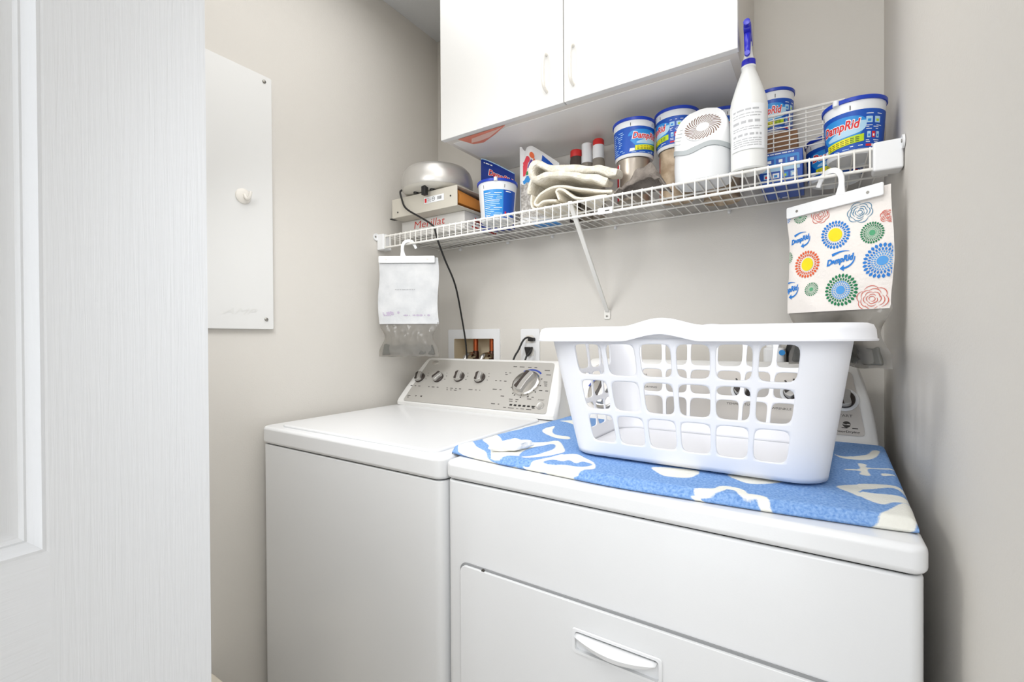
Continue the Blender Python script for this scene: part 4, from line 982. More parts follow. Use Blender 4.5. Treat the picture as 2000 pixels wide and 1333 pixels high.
decal_obj('paper_label', d, lambda s_, z_, o_: (SX+(0.0388+o_)*math.cos(sa+s_/0.0388), SY+(0.0388+o_)*math.sin(sa+s_/0.0388), z_), [LWHITE, TINK], t, 0.004)

# ------------------------------------------------------------------ hanging absorber bags
def hanging_bag(label, A, e, mirror, fabric, art):
    """A = top left corner (front view), e = direction of the width, hung on the lip rail"""
    A = Vector(A); e = Vector(e).normalized(); n = Vector((e.y, -e.x, 0)); 
    if n.y > 0: n = -n
    t = thing('hanging_absorber_bag', label, 'bag', tuple(A+e*0.1+Vector((0, 0, -0.35))), 'moisture absorber bags hung from the shelf rail')
    w, h1, h2 = 0.2085, 0.236, 0.350
    def F(s, v, off): return A+e*s+Vector((0, 0, -v))+n*off
    rnd = random.Random(5 if mirror else 9); sd = rnd.random()*50
    def S(s, v, off):
        u = min(max(s/w, 0), 1); q = min(max(v/h1, 0), 1)
        th = 0.011*(math.sin(PI*u)**0.5)*(0.10+0.90*math.sin(PI*min(1, max(0, q-0.09)*0.78+0.02))**0.7)
        wv = 0.0035*noise.noise(Vector((s*26+sd, v*20, sd)))*min(1, 5*q)
        return F(s+0.003*math.sin(v*30+sd), v, th+wv+off)
    # fabric pouch: front and back sheets
    bm = BM(); nx, ny = 28, 30; G = {}
    for side in (1, -1):
        for i in range(nx+1):
            for j in range(ny+1):
                s, v = w*i/nx, 0.004+(h1-0.004)*j/ny
                if side == -1 and (i in (0, nx)): G[side, i, j] = G[1, i, j]; continue
                p = S(s, v, 0)
                if side == -1: u = i/nx; p = F(s, v, -0.009*math.sin(PI*u)**0.5)
                G[side, i, j] = bm.verts.new(p)
        for i in range(nx):
            for j in range(ny):
                q = [G[side, i, j], G[side, i+1, j], G[side, i+1, j+1], G[side, i, j+1]]; bm.faces.new(q)
    obj('fabric_pouch', bm, fabric, t, ang=80)
    # clear collecting pouch below, pinched and crumpled, with water at the bottom
    bm = BM(); G = {}; ny = 26
    for side in (1, -1):
        for i in range(nx+1):
            for j in range(ny+1):
                u = i/nx; q = j/ny; v = h1-0.006+(h2-h1+0.006)*q
                pin = 0.020*math.sin(PI*min(1, q*1.15))**2
                s = w*u+(0.5-u)*2*pin
                th = (0.0035+0.0085*min(1, q*4)+0.010*math.sin(PI*q)**2)*(math.sin(PI*u)**0.6)
                cr = 0.006*noise.noise(Vector((u*9+sd, q*2.2, side*3.0)))+0.004*noise.noise(Vector((u*22, q*6+sd, side*7)))
                cr *= min(1, max(0, q-0.03)*5)
                if i in (0, nx): cr = 0
                if side == -1 and i in (0, nx): G[side, i, j] = G[1, i, j]; continue
                p_ = F(s, v+0.004*noise.noise(Vector((u*6, 3, sd)))*q, side*th+cr)
                if not mirror:      # the pouch is pushed back by the basket rim, only its right end hangs clear
                    k_ = max(0, min(1, (0.172-s)/0.05))*max(0, min(1, q/0.32)); k_ = k_*k_*(3-2*k_)
                    p_.y += k_*max(0, -0.268-F(s, v, 0).y)
                G[side, i, j] = bm.verts.new(p_)
        for i in range(nx):
            for j in range(ny): bm.faces.new((G[side, i, j], G[side, i+1, j], G[side, i+1, j+1], G[side, i, j+1]))
    for i in range(nx): 
        try: bm.faces.new((G[1, i, ny], G[1, i+1, ny], G[-1, i+1, ny], G[-1, i, ny]))
        except ValueError: pass
    cp = obj('clear_pouch', bm, CLEAR, t, ang=80, label='clear crumpled collecting pouch')
    bm = BM(); prismpts = []
    for i in range(21):
        u = i/20; prismpts.append((0.012+(w-0.024)*u, h2-0.006))
    top_ = [(w-0.020-(w-0.04)*i/20, h2-0.042+0.003*math.sin(i*0.9)) for i in range(21)]
    WP = (lambda a, b, d_: F(a, b, d_)) if mirror else (lambda a, b, d_: F(a, b, d_)+Vector((0, max(0, min(1, (0.172-a)/0.05))*max(0, -0.268-F(a, b, 0).y), 0)))
    prism(bm, prismpts+top_, WP, -0.008, 0.010); obj('collected_water', bm, WATERM, cp, bevel=0.004)
    # plastic hanger
    bm = BM(); bar = rrect(0.003, w-0.010, -0.001, 0.0235, 0.003, 3)
    prism(bm, bar, lambda a, b, d_: F(a, b, d_), 0.0075, 0.0110)
    mir = (lambda s: s) if not mirror else (lambda s: 0.2085-s)
    hk = [(0.120, 0.002), (0.1215, -0.010), (0.1225, -0.024), (0.121, -0.037), (0.115, -0.0475), (0.105, -0.0525), (0.094, -0.052), (0.086, -0.047), (0.080, -0.038), (0.0745, -0.026)]
    path = [tuple(p)[:2] for p in spline([(mir(a), b, 0) for a, b in hk], 5)]
    m_ = len(path); wd = [0.020*(1-i/8)+0.011*(i/8) if i < 8 else (0.011 if i < m_-6 else 0.009) for i in range(m_)]
    prism(bm, stroke(path, wd), lambda a, b, d_: F(a, b, d_), 0.0072, 0.0113)
    bmesh.ops.recalc_face_normals(bm, faces=bm.faces)
    hg = obj('hanger', bm, PLWHITE, t, bevel=0.0012, ang=35)
    for s in (0.028, 0.172):
        bm = BM(); prism(bm, circ(s, 0.0118, 0.0028, 14), lambda a, b, d_: F(a, b, d_), 0.0109, 0.0117); obj('pin', bm, METAL, hg)
    art(t, S, w, h1)
    return t
PR = [FGREEN, FGREEN2, FBLUE, FBLUE2, FYEL, FORANGE, FRED, FTEAL, LWHITE]
def flower(d, cx, cy, R, outer, inner, centre=None, n=26, lv=1):
    def petal(r0, r1, wd, a, mi):
        pts = []
        for k in range(9):
            f = k/8; r_ = r0+(r1-r0)*f; w_ = wd*math.sin(PI*f**1.25)
            pts.append((r_, w_))
        full = pts+[(r_, -w_) for r_, w_ in pts[-2:0:-1]]
        c_, s_ = math.cos(a), math.sin(a)
        d.poly([(cx+x_*c_-y_*s_, cy+x_*s_+y_*c_) for x_, y_ in full], mi, lv)
    for k in range(n): petal(R*0.72, R*1.0, R*0.082, 2*PI*k/n, outer)
    for k in range(n): petal(R*0.54, R*0.75, R*0.055, 2*PI*(k+.5)/n, outer)
    if centre is not None: d.poly(circ(cx, cy, R*0.47, 28), centre, lv)
    else:
        for k in range(n): petal(R*0.42, R*0.57, R*0.042, 2*PI*k/n, inner)
        for k in range(n-6): petal(R*0.28, R*0.43, R*0.036, 2*PI*k/(n-6), inner)
        d.poly(circ(cx, cy, R*0.27, 20), inner, lv)
def rose(d, cx, cy, R, mi, seed):
    rd = random.Random(seed)
    for f, segs in ((1.0, 6), (0.78, 5), (0.56, 5), (0.36, 4), (0.2, 2)):
        for k in range(segs):
            a0 = 2*PI*(k+rd.random()*0.5)/segs; a1 = a0+2*PI/segs*1.05; pts = []
            for i in range(11):
                a = a0+(a1-a0)*i/10; r_ = R*f*(0.86+0.16*math.sin(PI*i/10)); pts.append((cx+r_*math.cos(a), cy+r_*0.93*math.sin(a)))
            d.poly(stroke(pts, [0.0004+0.0010*math.sin(PI*i/10) for i in range(11)]), mi, 1)
def logo(d, cx, cy, w, mi=2):
    d.text('DampRid', cx, cy, w, w*0.31, mi, 1, bold=0.05, shear=0.35, rot=0.14)
    d.poly(stroke([(cx-w*0.30+w*0.62*i/10, cy+w*0.24+w*0.10*math.sin(PI*(i/10)*0.75)) for i in range(11)], [w*0.10*(1-i/12) for i in range(11)]), mi, 1)
    d.poly(stroke([(cx+w*0.50-w*0.10*(i/10)**2*0.8-w*0.32*(i/10)**2, cy+w*0.10-w*0.40*math.sin(PI/2*i/10)) for i in range(11)], [w*0.03+w*0.05*(i/10) for i in range(11)]), mi, 1)
    d.poly([(cx+w*0.16, cy-w*0.17), (cx+w*0.02, cy-w*0.30), (cx+w*0.18, cy-w*0.40)], mi, 1)
def art_right(t, S, w, h1):
    f = lambda v: -v; sf = lambda s, b, o_: S(s, -b, o_+0.0005)
    def put(name, fn, hi=-0.012, lo=None):
        d = Decal(); fn(d); decal_obj(name, d, sf, PR, t, 0.008, clipx=(0.001, w-0.001), clipy=(lo if lo else -h1+0.001, hi), stepy=0.008)
    for a in ((0.1084, f(0.0803), 0.0295, 2, 2, 4), (0.1752, f(0.0897), 0.0215, 0, 1), (0.1926, f(0.1457), 0.0335, 2, 3), (0.0469, f(0.1318), 0.0298, 5, 5, 4), (0.1238, f(0.1947), 0.0330, 0, 3), (0.0615, f(0.1869), 0.0149, 0, 1, None, 22), (-0.0035, f(0.0200), 0.0140, 2, 2, None, 20), (-0.0036, f(0.1106), 0.0150, 0, 1, None, 20)):
        put('flower_print', lambda d: flower(d, *a))
    put('flower_print', lambda d: flower(d, 0.0338, f(0.0232), 0.0161, 0, 1, n=22), -0.0245)
    put('rose_print', lambda d: rose(d, 0.0778, f(0.0308), 0.0196, 6, 3), -0.0245)
    put('rose_print', lambda d: rose(d, 0.1557, f(0.0447), 0.0225, 7, 1)); put('rose_print', lambda d: rose(d, 0.2035, f(0.0636), 0.013, 6, 2)); put('rose_print', lambda d: rose(d, 0.1797, f(0.2166), 0.0265, 6, 4))
    for x_, y_, w_ in ((0.0310, 0.0759, 0.048), (0.1180, 0.1353, 0.055), (0.0040, 0.1845, 0.052)): put('logo_print', lambda d: logo(d, x_, f(y_), w_))
def art_left(t, S, w, h1):
    d = Decal().lines(0.06, 0.13, [-0.118], 0.003, 0, 1, 0.012)
    for i in range(46):
        x_ = 0.018+0.03*abs(random.gauss(0, 1)) if i < 26 else 0.02+0.16*random.random(); d.poly(circ(x_, -0.206+(0.012*random.random() if i < 26 else 0), 0.0012+0.0022*random.random(), 8, 1.6), 1, 1)
    decal_obj('stain', d, lambda s, b, o_: S(s, -b, o_+0.0005), [TINK, PURPLE], t, 0.008, clipx=(0.004, w-0.004), stepy=0.008)
hanging_bag('greyish white bag hanging at the left end of the shelf above the washer', (0.0610, -0.3790, 1.4520), (0.836, 0.549, 0), True, FABRICG, art_left)
hanging_bag('flower printed bag hanging at the right end of the shelf above the basket', (1.2919, -0.2590, 1.4530), (0.8275, -0.5615, 0), False, FABRICW, art_right)

# ------------------------------------------------------------------ towel on the dryer
TOP = 0.9385
WHITE_SHAPES = {
'A':[(0.712,-0.731),(0.714,-0.689),(0.752,-0.721),(0.790,-0.742),(0.815,-0.760),(0.834,-0.774),(0.851,-0.800),(0.835,-0.798),(0.813,-0.787),(0.765,-0.764),(0.738,-0.753)],
'B':[(0.722,-0.659),(0.716,-0.608),(0.742,-0.620),(0.774,-0.652),(0.775,-0.608),(0.816,-0.626),(0.848,-0.606),(0.871,-0.583),(0.916,-0.641),(0.929,-0.675),(0.912,-0.712),(0.885,-0.742),(0.868,-0.740),(0.821,-0.756),(0.796,-0.731),(0.766,-0.697)],
'C1':[(0.883,-0.808),(0.869,-0.782),(0.869,-0.770),(0.884,-0.779),(0.907,-0.809)],
'C':[(0.891,-0.763),(0.905,-0.760),(0.930,-0.695),(0.954,-0.667),(0.987,-0.690),(1.011,-0.711),(1.024,-0.741),(1.006,-0.763),(0.998,-0.773),(1.000,-0.806),(0.965,-0.799),(0.941,-0.777),(0.925,-0.782),(0.933,-0.809),(0.919,-0.807)],
'D':[(0.787,-0.505),(0.777,-0.469),(0.782,-0.432),(0.804,-0.484),(0.828,-0.519),(0.866,-0.524),(0.883,-0.552),(0.858,-0.557),(0.818,-0.535)],
'E':[(1.107,-0.679),(1.175,-0.660),(1.179,-0.701),(1.156,-0.719),(1.130,-0.715)],
'F':[(1.224,-0.656),(1.299,-0.650),(1.280,-0.681),(1.253,-0.690)],
'H':[(1.372,-0.634),(1.425,-0.593),(1.442,-0.588),(1.458,-0.613),(1.454,-0.670),(1.433,-0.683),(1.421,-0.699),(1.406,-0.691),(1.389,-0.664)],
'I':[(1.397,-0.802),(1.406,-0.757),(1.430,-0.706),(1.443,-0.681),(1.456,-0.681),(1.456,-0.714),(1.431,-0.786),(1.412,-0.800)],
'J':[(1.374,-0.406),(1.389,-0.418),(1.417,-0.388),(1.427,-0.373),(1.440,-0.328),(1.449,-0.336),(1.434,-0.403),(1.410,-0.430),(1.385,-0.433)],
'K':[(1.407,-0.464),(1.419,-0.467),(1.419,-0.489),(1.461,-0.470),(1.448,-0.485),(1.419,-0.499),(1.419,-0.540),(1.405,-0.542),(1.407,-0.518),(1.386,-0.524),(1.388,-0.516),(1.407,-0.504)],
'L':[(1.436,-0.519),(1.454,-0.521),(1.436,-0.534)],
'N':[(0.76,-0.36),(0.80,-0.33),(0.84,-0.38),(0.83,-0.40),(0.79,-0.37)],
'O':[(1.05,-0.30),(1.12,-0.29),(1.2,-0.33),(1.12,-0.34)],
}
BLUE_HOLES = {
'Bh':[(0.869,-0.739),(0.855,-0.701),(0.859,-0.655),(0.871,-0.616),(0.886,-0.623),(0.899,-0.659),(0.895,-0.703),(0.883,-0.730)],
'Ch':[(0.929,-0.753),(0.935,-0.726),(0.956,-0.728),(0.964,-0.717),(0.983,-0.728),(0.990,-0.713),(1.012,-0.721),(0.999,-0.746),(0.971,-0.747),(0.955,-0.757)],
'Hh':[(1.397,-0.650),(1.422,-0.619),(1.441,-0.605),(1.452,-0.624),(1.454,-0.646),(1.437,-0.643),(1.414,-0.653)],
}
STROKES = [([(1.194,-0.764),(1.212,-0.798),(1.237,-0.807),(1.258,-0.808)], 0.006), ([(1.194,-0.764),(1.222,-0.750),(1.230,-0.732),(1.250,-0.735),(1.260,-0.750),(1.279,-0.748),(1.288,-0.769),(1.282,-0.798),(1.262,-0.806)], 0.007)]
def closed_spline(pts, n=4):
    P = [Vector((a, b, 0)) for a, b in pts]; m = len(P); out = []
    for i in range(m):
        a, b, c, d_ = P[i-1], P[i], P[(i+1) % m], P[(i+2) % m]
        for k in range(n):
            t_ = k/n; v = 0.5*((2*b)+(c-a)*t_+(2*a-5*b+4*c-d_)*t_*t_+(3*b-a-3*c+d_)*t_**3); out.append((v.x, v.y))
    return out
def sdf(X, Y, poly):
    d2 = np.full(X.shape, 1e9); ins = np.zeros(X.shape, bool); m = len(poly)
    for i in range(m):
        ax, ay = poly[i]; bx_, by_ = poly[(i+1) % m]; ex, ey = bx_-ax, by_-ay; L2 = ex*ex+ey*ey+1e-12
        tt_ = np.clip(((X-ax)*ex+(Y-ay)*ey)/L2, 0, 1); d2 = np.minimum(d2, (X-ax-tt_*ex)**2+(Y-ay-tt_*ey)**2)
        c_ = ((ay > Y) != (by_ > Y)) & (X < ex*(Y-ay)/(ey+1e-12)+ax); ins ^= c_
    return np.where(ins, 1, -1)*np.sqrt(d2)
def build_towel():
    nx, ny = 240, 170
    xl0, xr0, yf, yb = 0.702, 1.452, -0.766, -0.272
    S = np.linspace(0, 1, nx+1); 
    # arc-length rows: front skirt (drops down), top, back skirt
    sk = 0.0185; ks = 6
    rowsv = [(-sk+sk*k/ks) for k in range(ks)]+list(np.linspace(0, yb-yf, ny+1))
    V = np.array(rowsv); XX, VV = np.meshgrid(S, V, indexing='ij')
    q = np.clip(VV/(yb-yf), 0, 1)
    XL = xl0+0.038*q; XR = xr0+0.012*q
    X = XL+(XR-XL)*XX; Y = yf+np.maximum(VV, 0); Yp = yf+VV
    Z = np.zeros_like(X)
    for i in range(X.shape[0]):
        for j in range(X.shape[1]):
            x_, y_ = X[i, j], Y[i, j]
            w_ = 0.0022*noise.noise(Vector((x_*9, y_*11, 2)))+0.001*noise.noise(Vector((x_*30, y_*34, 5)))
            inb = (0.93 < x_ < 1.40) and (-0.69 < y_ < -0.36)
            Z[i, j] = TOP+(w_ if not inb else min(w_, 0)*0.3)
    # rounding at the edges
    r = 0.011
    dl = np.minimum(np.minimum((X-XL), (XR-X)), np.minimum(np.maximum(VV, 0), (yb-Y)+0.02))
    e = np.clip(1-dl/r, 0, 1); Z -= (1-np.sqrt(np.maximum(0, 1-e**2)))*0.010
    edge_drop = np.clip(-VV/sk, 0, 1); Z = np.where(VV < 0, Z*(1-edge_drop)+0.9208*edge_drop, Z)
    Y = Y-0.004*np.sin(PI*np.clip(-VV/sk, 0, 1))*(VV < 0)
    fr = (X-xl0)/(xr0-xl0); pull = 0.030*(1-np.sin(PI*np.clip(fr, 0, 1))**0.8); kf = np.clip(1-np.maximum(VV, 0)/0.16, 0, 1); Y = Y+pull*kf; Yp = Yp+pull*kf
    wob = np.array([0.004*noise.noise(Vector((x_*6, 1, 7))) for x_ in X[:, 0]])[:, None]; Y = Y+wob*np.clip(1-np.maximum(VV, 0)/0.05, 0, 1)
    M = np.full(X.shape, -1.0)
    for p in WHITE_SHAPES.values(): M = np.maximum(M, sdf(X, Yp, closed_spline(p)))
    for p in BLUE_HOLES.values(): M = np.minimum(M, -sdf(X, Yp, closed_spline(p)))
    for pts, w_ in STROKES:
        P = [tuple(v)[:2] for v in spline([(a, b, 0) for a, b in pts], 5)]
        M = np.maximum(M, sdf(X, Yp, stroke(P, w_*2)))
    bm = BM(); lay = bm.verts.layers.float.new('pattern'); G = [[bm.verts.new((X[i, j], Y[i, j], Z[i, j])) for j in range(X.shape[1])] for i in range(X.shape[0])]
    for i in range(nx):
        for j in range(X.shape[1]-1): bm.faces.new((G[i][j], G[i+1][j], G[i+1][j+1], G[i][j+1]))
    # side skirts and underside to close the slab
    nj = X.shape[1]
    for i in range(nx+1):
        for j in range(nj): G[i][j][lay] = float(M[i, j])
    def low(v): 
        w_ = bm.verts.new((v.co.x, v.co.y, 0.9208)); w_[lay] = v[lay]; return w_
    L0 = [low(G[0][j]) for j in range(nj)]; L1 = [low(G[nx][j]) for j in range(nj)]; LB = [L0[-1]]+[low(G[i][nj-1]) for i in range(1, nx)]+[L1[-1]]
    for j in range(nj-1):
        bm.faces.new((L0[j], G[0][j], G[0][j+1], L0[j+1])); bm.faces.new((L1[j+1], G[nx][j+1], G[nx][j], L1[j]))
    for i in range(nx): bm.faces.new((LB[i+1], LB[i], G[i][nj-1], G[i+1][nj-1]))
    m = bpy.data.materials.new('beach_towel_terry'); m.use_nodes = True; nt = m.node_tree; b = nt.nodes['Principled BSDF']; b.inputs['Roughness'].default_value = 0.95; b.inputs['Specular IOR Level'].default_value = 0.1
    at = nt.nodes.new('ShaderNodeAttribute'); at.attribute_name = 'pattern'
    tc = nt.nodes.new('ShaderNodeTexCoord'); n1 = nt.nodes.new('ShaderNodeTexNoise'); n1.inputs['Scale'].default_value = 420; n1.inputs['Detail'].default_value = 3
    mth = nt.nodes.new('ShaderNodeMath'); mth.operation = 'MULTIPLY_ADD'; mth.inputs[1].default_value = 0.003; mth.inputs[2].default_value = -0.0015
    add = nt.nodes.new('ShaderNodeMath'); add.operation = 'ADD'
    mr = nt.nodes.new('ShaderNodeMapRange'); mr.inputs[1].default_value = -0.0012; mr.inputs[2].default_value = 0.0012
    mx = nt.nodes.new('ShaderNodeMix'); mx.data_type = 'RGBA'
    n2 = nt.nodes.new('ShaderNodeTexNoise'); n2.inputs['Scale'].default_value = 260; n2.inputs['Detail'].default_value = 4
    rmp = nt.nodes.new('ShaderNodeValToRGB'); rmp.color_ramp.elements[0].position = 0.3; rmp.color_ramp.elements[1].position = 0.7
    rmp.color_ramp.elements[0].color = (*lin((100, 143, 205)), 1); rmp.color_ramp.elements[1].color = (*lin((150, 184, 228)), 1)
    bp = nt.nodes.new('ShaderNodeBump'); bp.inputs['Strength'].default_value = 0.6; bp.inputs['Distance'].default_value = 0.002
    lk = nt.links.new
    lk(tc.outputs['Object'], n1.inputs['Vector']); lk(tc.outputs['Object'], n2.inputs['Vector']); lk(n1.outputs['Fac'], mth.inputs[0]); lk(mth.outputs[0], add.inputs[0]); lk(at.outputs['Fac'], add.inputs[1])
    lk(add.outputs[0], mr.inputs[0]); lk(mr.outputs[0], mx.inputs[0]); lk(n2.outputs['Fac'], rmp.inputs['Fac']); lk(rmp.outputs['Color'], mx.inputs[6]); mx.inputs[7].default_value = (*lin((238, 237, 228)), 1)
    lk(mx.outputs[2], b.inputs['Base Color']); lk(n2.outputs['Fac'], bp.inputs['Height']); lk(bp.outputs['Normal'], b.inputs['Normal'])
    o = obj('beach_towel', bm, m, ang=70)
    tag(o, 'folded blue and white patterned beach towel lying on top of the dryer', 'towel')
build_towel()
# small white scrap of cloth on the towel
bm = BM(); bmesh.ops.create_uvsphere(bm, u_segments=32, v_segments=16, radius=1)
for v in bm.verts:
    p = v.co.copy(); k = 1+0.30*noise.noise(p*1.7+Vector((3, 1, 2)))+0.12*noise.noise(p*4)
    a = 0.96; ca, sa_ = math.cos(a), math.sin(a); x_, y_ = p.x*0.044*k, p.y*0.016*k*(1+0.35*math.sin(p.x*3+1))
    v.co = Vector((0.829+x_*ca-y_*sa_, -0.708+x_*sa_+y_*ca, max(TOP+0.0012, TOP+0.009+p.z*0.0115*k)))
tag(obj('white_cloth_scrap', bm, mat('scrap_white', (244, 243, 240), 0.9, bump=(120, 0.6))), 'crumpled small white cloth lying on the towel left of the basket', 'cloth')

# ------------------------------------------------------------------ laundry basket
def build_basket():
    CXm = 1.152; YF0, YB0 = -0.668, -0.385; YC = (YF0+YB0)/2; HD0 = (YB0-YF0)/2; HW0 = 0.2065
    Z0, Z1 = 0.9440, 1.1640; FL = 0.0305; RC0, RC1 = 0.050, 0.055
    t = thing('laundry_basket', 'white plastic laundry basket with rows of square holes on the towel', 'basket', (CXm, YC, Z0))
    def outline(zf):
        hw = HW0+FL*1.0*zf; hd = HD0+0.054*zf; rc = RC0+(RC1-RC0)*zf; return hw, hd, rc
    def sect(sec, f, zf):
        """sec 0..7: front, fr corner, right, br corner, back, bl corner, left, fl corner"""
        hw, hd, rc = outline(zf)
        if sec == 0: return (-hw+rc+(2*hw-2*rc)*f, -hd)
        if sec == 1: a = -PI/2+PI/2*f; return (hw-rc+rc*math.cos(a), -hd+rc+rc*math.sin(a))
        if sec == 2: return (hw, -hd+rc+(2*hd-2*rc)*f)
        if sec == 3: a = PI/2*f; return (hw-rc+rc*math.cos(a), hd-rc+rc*math.sin(a))
        if sec == 4: return (hw-rc-(2*hw-2*rc)*f, hd)
        if sec == 5: a = PI/2+PI/2*f; return (-hw+rc+rc*math.cos(a), hd-rc+rc*math.sin(a))
        if sec == 6: return (-hw, hd-rc-(2*hd-2*rc)*f)
        a = PI+PI/2*f; return (-hw+rc+rc*math.cos(a), -hd+rc+rc*math.sin(a))
    def P(sec, f, zf):
        x_, y_ = sect(sec, f, zf); return Vector((CXm+x_, YC+y_, Z0+(Z1-Z0)*zf))
    bm = BM()
    zfs = [(0.972-0.944)/0.22, (1.0275-0.944)/0.22, (1.0905-0.944)/0.22, (1.1545-0.944)/0.22]   # hole row limits
    rowb = [0.085, 0.36, 0.645, 0.97]
    NS = 8
    def grid(sec, f0, f1, z0_, z1_, nf, nz):
        G = [[bm.verts.new(P(sec, f0+(f1-f0)*i/nf, z0_+(z1_-z0_)*j/nz)) for j in range(nz+1)] for i in range(nf+1)]
        for i in range(nf):
            for j in range(nz): bm.faces.new((G[i][j], G[i+1][j], G[i+1][j+1], G[i][j+1]))
    def holecell(sec, f0, f1, z0_, z1_, mf, mz, rx, rz):
        """cell with rounded-square hole; mf,mz margins"""
        out = []
        for k in range(NS): out.append((f0+(f1-f0)*k/NS, z0_))
        for k in range(NS): out.append((f1, z0_+(z1_-z0_)*k/NS))
        for k in range(NS): out.append((f1-(f1-f0)*k/NS, z1_))
        for k in range(NS): out.append((f0, z1_-(z1_-z0_)*k/NS))
        cf, cz = (f0+f1)/2, (z0_+z1_)/2; hf, hz = (f1-f0)/2-mf, (z1_-z0_)/2-mz
        A = [bm.verts.new(P(sec, a, b)) for a, b in out]
        B = []
        for a, b in out:
            u, v = (a-cf)/((f1-f0)/2), (b-cz)/((z1_-z0_)/2)
            # rounded square: map by superellipse
            l = (abs(u)**5+abs(v)**5)**(1/5); mx_ = max(abs(u), abs(v)); s_ = mx_/l if l else 1
            B.append(bm.verts.new(P(sec, cf+u*s_*hf, cz+v*s_*hz)))
        C_ = [bm.verts.new((x_.co+y_.co)/2) for x_, y_ in zip(A, B)]
        n = len(A)
        for U_, V_ in ((A, C_), (C_, B)):
            for i in range(n): bm.faces.new((U_[i], U_[(i+1) % n], V_[(i+1) % n], V_[i]))
    def wall(sec, ncols, m0, m1, gap_f, zr):
        f = [m0+(m1-m0)*i/ncols for i in range(ncols+1)]
        for i in range(ncols):
            for j in range(3): holecell(sec, f[i], f[i+1], zr[j], zr[j+1], gap_f, 0.0225, 0, 0)
        for a, b in ((0, m0), (m1, 1)):
            if b-a > 1e-4:
                for j in range(3): grid(sec, a, b, zr[j], zr[j+1], 2, NS)
        fs = [0]+f+[1]
        for z_a, z_b, nz in ((0, zr[0], 3), (zr[3], 1.0, 1)):
            for i in range(len(fs)-1):
                if fs[i+1]-fs[i] > 1e-4: grid(sec, fs[i], fs[i+1], z_a, z_b, NS if 0 < i < len(fs)-2 else 2, nz)
    zr = [(0.9675-0.944)/0.22, (1.0297-0.944)/0.22, (1.0935-0.944)/0.22, (1.1590-0.944)/0.22]
    wall(0, 6, 0.0, 1.0, 0.012, zr); wall(4, 6, 0.0, 1.0, 0.012, zr); wall(2, 4, 0.0, 1.0, 0.016, zr); wall(6, 4, 0.0, 1.0, 0.016, zr)
    for sec in (1, 3, 5, 7):
        for z_a, z_b, nz in ((0, zr[0], 3), (zr[0], zr[1], NS), (zr[1], zr[2], NS), (zr[2], zr[3], NS), (zr[3], 1.0, 1)): grid(sec, 0, 1, z_a, z_b, 8, nz)
    bmesh.ops.remove_doubles(bm, verts=bm.verts, dist=0.0003)
    obj('basket_wall', bm, BASKET, t, solid=0.0028, off=1, ang=50)
    # floor with rounded lower edge
    bm = BM(); loops = []
    for k, (ins, z_) in enumerate(((0.0, Z0), (0.0015, Z0-0.0008), (0.006, Z0-0.0015), (0.02, Z0-0.0015))):
        ring = []
        for sec in range(8):
            for i in range(8):
                x_, y_ = sect(sec, i/8, 0); l = math.hypot(x_, y_); ring.append(bm.verts.new((CXm+x_*(1-ins/l*1.2), YC+y_*(1-ins/l*1.2), z_)))
        loops.append(ring)
    for a, b in zip(loops, loops[1:]):
        for i in range(64): bm.faces.new((a[i], a[(i+1) % 64], b[(i+1) % 64], b[i]))
    bm.faces.new(loops[-1]); obj('basket_floor', bm, BASKET, t, solid=0.0025, off=1)
    # rolled rim, arched over the handles in the middle of front and back
    bm = BM(); prof = [(-0.003, -0.006), (0.000, 0.006), (0.004, 0.014), (0.010, 0.0185), (0.018, 0.0195), (0.0245, 0.017), (0.0275, 0.010), (0.0285, -0.002), (0.0305, -0.003), (0.0300, -0.0055), (0.0265, -0.0055), (0.0255, 0.008), (0.018, 0.015), (0.008, 0.014), (0.001, 0.004)]
    rings = []
    N0 = 60
    for sec in range(8):
        nn_ = N0 if sec in (0, 4) else 24 if sec in (2, 6) else 10
        for i in range(nn_):
            f = i/nn_; x_, y_ = sect(sec, f, 1.0); e = 1e-3
            x2, y2 = sect(sec, f+e, 1.0); tx, ty = x2-x_, y2-y_; l = math.hypot(tx, ty); nx_, ny_ = ty/l, -tx/l
            xx = x_+0.014; arch = 0.0
            if sec in (0, 4):
                w_ = abs(xx)
                if w_ < 0.0625: arch = 0.0125*(0.5+0.5*math.cos(PI*w_/0.0625))**0.8
            rings.append([bm.verts.new((CXm+x_+nx_*a, YC+y_+ny_*a, Z1+b+arch*(1.0 if b > -0.001 else 0.9))) for a, b in prof])
    m = len(prof)
    for a, b in zip(rings, rings[1:]+rings[:1]):
        for i in range(m): bm.faces.new((a[i], a[(i+1) % m], b[(i+1) % m], b[i]))
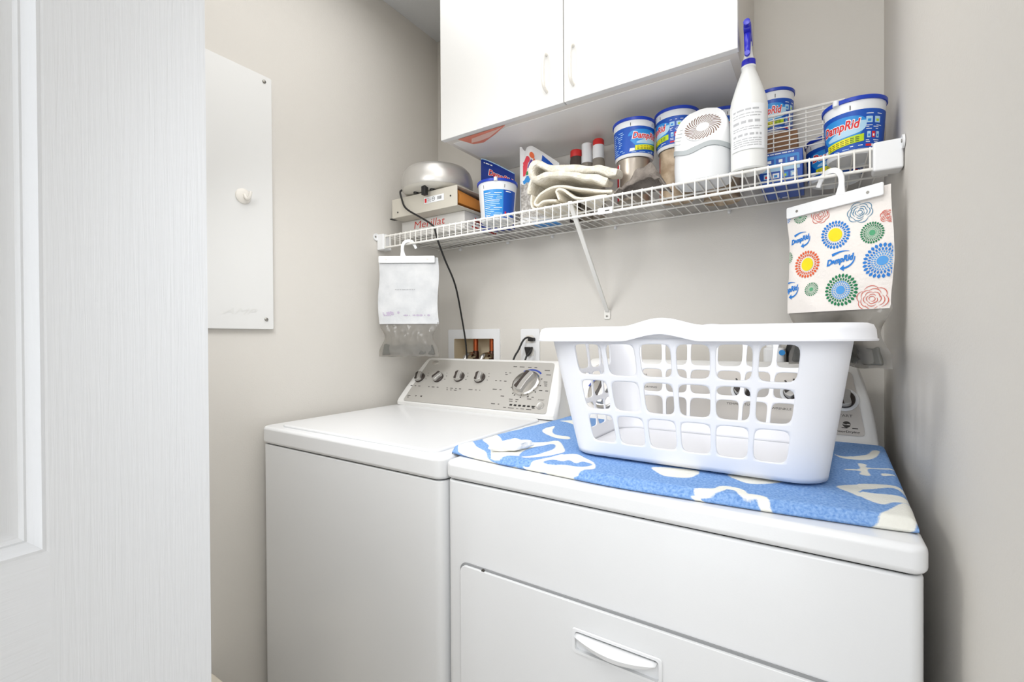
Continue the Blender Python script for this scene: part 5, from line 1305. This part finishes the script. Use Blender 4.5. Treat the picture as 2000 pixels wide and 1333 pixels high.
    obj('rim', bm, BASKET, t, ang=60)
    bm = BM(); rib = []
    # filler between the wall top and the arched rim (front and back)
    for sg in (0, 4):
        pts = []
        for i in range(31):
            f = i/30; x_, y_ = sect(sg, f, 1.0); xx = x_+0.014; arch = 0.0125*(0.5+0.5*math.cos(PI*abs(xx)/0.0625))**0.8 if abs(xx) < 0.0625 else 0
            pts.append((bm.verts.new((CXm+x_, YC+y_, Z1-0.004)), bm.verts.new((CXm+x_, YC+y_*1.002, Z1+0.004+arch))))
        for a, b in zip(pts, pts[1:]): bm.faces.new((a[0], b[0], b[1], a[1]))
    obj('handle_web', bm, BASKET, t, solid=0.0024, off=1)
build_basket()

# ------------------------------------------------------------------ bottles on the back of the dryer, behind its console
t = thing('detergent_bottle', 'white bottle with a blue dot behind the dryer, seen through the basket holes', 'bottle', (1.255, -0.045, 0.9205))
bm = BM(); prism(bm, rrect(1.2235, 1.274, -0.068, -0.020, 0.012, 5), lambda a, b, d_: (a, b, d_), 0.62, 1.135); obj('bottle_body', bm, PLWHITE, t, bevel=0.006)
d = Decal().poly(circ(1.268, 1.122, 0.0075, 20), 0, 1); decal_obj('blue_dot', d, lambda a, b, o_: (a, -0.0682-o_, b), [LSKY], t, 0)
bm = BM(); lathe(bm, [(0.018, 1.135), (0.018, 1.15), (0.015, 1.152)], (1.247, -0.044, 0), 24); obj('cap', bm, PLWHITE, t)
t = thing('black_bottle', 'black bottle beside the white one behind the dryer', 'bottle', (1.29, -0.045, 0.9205))
bm = BM(); lathe(bm, [(0.016, 0.62), (0.018, 0.625), (0.018, 1.118), (0.020, 1.130), (0.014, 1.15), (0.012, 1.155)], (1.2945, -0.048, 0), 28); obj('bottle_body', bm, BLACK, t)
d = Decal().lines(-0.006, 0.006, [1.108, 1.115], 0.003, 0, 1, 0.006); decal_obj('label_print', d, lambda a, b, o_: (1.2945+(0.0182+o_)*math.cos(-PI/2+a/0.018), -0.048+(0.0182+o_)*math.sin(-PI/2+a/0.018), b), [LWHITE], t, 0)
